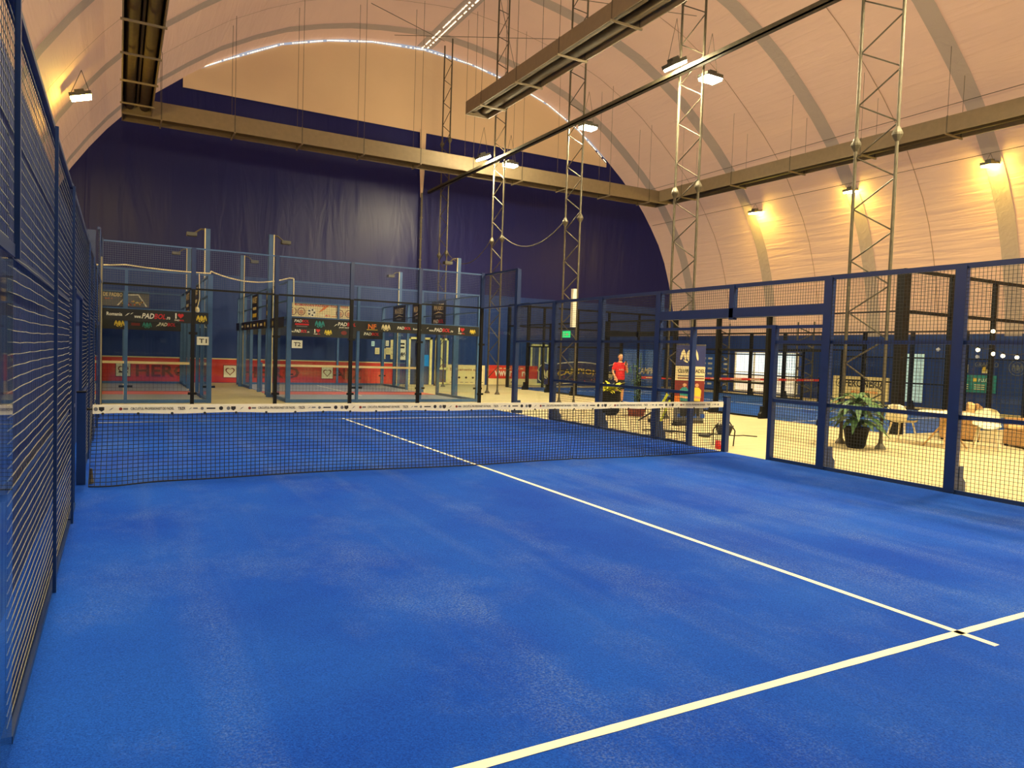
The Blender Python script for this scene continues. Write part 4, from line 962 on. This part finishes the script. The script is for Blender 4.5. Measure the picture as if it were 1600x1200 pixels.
# ------------------------------------------------------------------ the man in the red shirt
def person(x, y, rz):
    r = thing('person', 'person in a red football shirt and dark shorts standing behind the planters, hand raised', 'person', (x, y, 0))
    T = Matrix.Translation((x, y, 0)) @ Matrix.Rotation(rz, 4, 'Z')
    def limb(mb, pts):
        for (p, r1), (q, r2) in zip(pts[:-1], pts[1:]): mb.tube(p, q, r1, r2, n=12); mb.ball(q, r2, n=12, m=8)
        mb.ball(pts[0][0], pts[0][1], n=12, m=8)
    def hand(mb, w, d, side, curl=.5):
        w = Vector(w); d = Vector(d).normalized(); s = d.cross(Vector((0, 1, .2))).normalized(); nrm = s.cross(d).normalized()
        for k in range(4): mb.tube(w+s*(-.03+.02*k), w+d*.085+s*(-.033+.022*k), .013, .013, 8)
        mb.ball(w+d*.045, .04, 1, .6, 1, 10, 6)
        for k in range(4):
            L = (.07, .08, .076, .06)[k]; b = w+d*.085+s*(-.033+.022*k); e = b+d*L*.55+nrm*.02*curl; g = e+d*L*.4+nrm*.045*curl
            mb.tube(b, e, .011, .010, 6); mb.ball(e, .010, n=6, m=4); mb.tube(e, g, .010, .008, 6); mb.ball(g, .008, n=6, m=4)
        b = w+d*.025-s*.035*side; e = b+d*.035-s*.035*side; g = e+d*.03; mb.tube(b, e, .014, .012, 6); mb.ball(e, .012, n=6, m=4); mb.tube(e, g, .012, .009, 6); mb.ball(g, .009, n=6, m=4)
    def build(name, mb, m_, vox, parent=r):
        mb.xf(T); mb.smooth = True; o = part(name, mb, m_, parent); rm = o.modifiers.new('fuse', 'REMESH'); rm.mode = 'VOXEL'; rm.voxel_size = vox; rm.use_smooth_shade = True
        sm = o.modifiers.new('soften', 'SMOOTH'); sm.iterations = 2; return o
    b = MB()
    b.loft([((0,0,.86), .15, .1), ((0,0,.95), .165, .115), ((0,0,1.08), .15, .11), ((0,0,1.25), .165, .115), ((0,.01,1.38), .175, .11), ((0,.015,1.45), .13, .085), ((0,.01,1.5), .06, .06), ((0,-.005,1.58), .055, .055)])
    b.loft([((0,-.015,1.545), .045, .05), ((0,-.02,1.57), .06, .075), ((0,-.012,1.62), .07, .09), ((0,-.005,1.67), .076, .096), ((0,0,1.72), .074, .093), ((0,.005,1.76), .055, .07), ((0,.005,1.78), .02, .03)], 16)
    b.add([(-.014,-.1,1.62),(.014,-.1,1.62),(0,-.128,1.628),(0,-.095,1.675),(0,-.08,1.62)], [(0,1,2),(1,3,2),(0,2,3),(0,3,4),(1,4,3),(0,4,1)])
    for sx in (-1, 1): b.ball((sx*.078, .005, 1.655), .022, .5, .8, 1.3, 8, 6)
    limb(b, [((-.2, .01, 1.41), .052), ((-.26, .02, 1.13), .042), ((-.2, -.12, .93), .031)]); hand(b, (-.2, -.12, .93), (.25, -.35, -.75), 1)
    limb(b, [((.2, .01, 1.41), .052), ((.27, -.02, 1.14), .042), ((.17, -.2, 1.36), .031)]); hand(b, (.17, -.2, 1.36), (-.25, -.1, .8), -1, 1)
    for sx in (-1, 1): limb(b, [((sx*.09, 0, .88), .085), ((sx*.11, -.01, .5), .056), ((sx*.12, .02, .3), .052), ((sx*.12, .03, .09), .037)])
    build('body', b, 'skin', .011)
    s = MB(); s.loft([((0,0,.86), .18, .13), ((0,-.01,.98), .18, .14), ((0,-.01,1.1), .175, .135), ((0,0,1.28), .185, .135), ((0,.01,1.4), .19, .12), ((0,.015,1.46), .13, .095), ((0,.01,1.485), .07, .07)])
    limb(s, [((-.18, .01, 1.41), .068), ((-.235, .015, 1.24), .062)]); limb(s, [((.18, .01, 1.41), .068), ((.24, 0, 1.24), .062)]); build('shirt', s, 'shirt_red', .012)
    s = MB(); s.loft([((0,0,.78), .16, .11), ((0,0,.88), .172, .122), ((0,0,.93), .165, .118)])
    for sx in (-1, 1): s.loft([((sx*.1, -.01, .52), .085, .09), ((sx*.095, 0, .7), .095, .1), ((sx*.085, 0, .86), .09, .105)])
    build('shorts', s, 'shorts_black', .012)
    h = MB(); h.loft([((0,.03,1.68), .08, .075), ((0,.018,1.73), .081, .09), ((0,.012,1.77), .063, .08), ((0,.01,1.795), .025, .035)], 14); build('hair', h, 'hair', .01)
    for sx in (-1, 1): s = MB(); s.loft([((sx*.12, -.03, 0), .048, .13), ((sx*.12, -.03, .04), .05, .13), ((sx*.12, .01, .08), .042, .07), ((sx*.12, .03, .11), .04, .045)]); build('shoe', s, 'shoe', .009)
    for sx in (-1, 1): e = MB(); e.ball((sx*.03, -.088, 1.672), .009, n=8, m=6); e.xf(T); part('eye', e, 'print_black', r)
    m_ = MB(); m_.box(-.022, .022, -.103, -.09, 1.583, 1.59); m_.xf(T); part('mouth', m_, 'print_maroon', r)
    p = MB(); p.box(.1, .14, -.26, -.23, 1.38, 1.54); p.xf(T); single('mobile_phone', p, 'bag_black', 'black phone held up in the hand of the person in red', 'phone', T @ Vector((.12, -.25, 1.38)))
    f = MB(); vs, fs = TM['info']; f.add([T @ Vector((-.09+a*.18, -.153, 1.2+c*.045)) for a, c in vs], fs); part('shirt_print', f, 'print_white', r)
    f = MB(); f.loft([((0, .01, 1.475), .078, .078), ((0, .008, 1.492), .066, .068)]); f.xf(T); part('collar', f, 'print_white', r)
person(16.0, 11.0, -.3)

# ------------------------------------------------------------------ world, camera
wd = bpy.data.worlds.new('World'); sc.world = wd; wd.use_nodes = True
wd.node_tree.nodes['Background'].inputs[0].default_value = (.8, .85, 1, 1); wd.node_tree.nodes['Background'].inputs[1].default_value = .5
cam = bpy.data.cameras.new('camera'); co = bpy.data.objects.new('camera', cam); COL.objects.link(co)
yaw, pit, rol, F = -.50346, -.042683, .033054, 1118.12
cz, sz = math.cos(yaw), math.sin(yaw); fw = Vector((-sz*math.cos(pit), cz*math.cos(pit), math.sin(pit))); ri = Vector((cz, sz, 0)); up = ri.cross(fw)
r2 = ri*math.cos(rol)+up*math.sin(rol); u2 = -ri*math.sin(rol)+up*math.cos(rol)
mx = Matrix((r2, u2, -fw)).transposed().to_4x4(); mx.translation = Vector((.383, -9.436, 1.6626)); co.matrix_world = mx
cam.sensor_width = 36; cam.lens = F/1600*36; cam.clip_start = .05; cam.clip_end = 200
sc.camera = co
sc.view_settings.view_transform = 'Standard'; sc.view_settings.look = 'None'; sc.view_settings.exposure = 0
sc.cycles.transparent_max_bounces = 32; sc.cycles.max_bounces = 8; sc.cycles.use_denoising = True
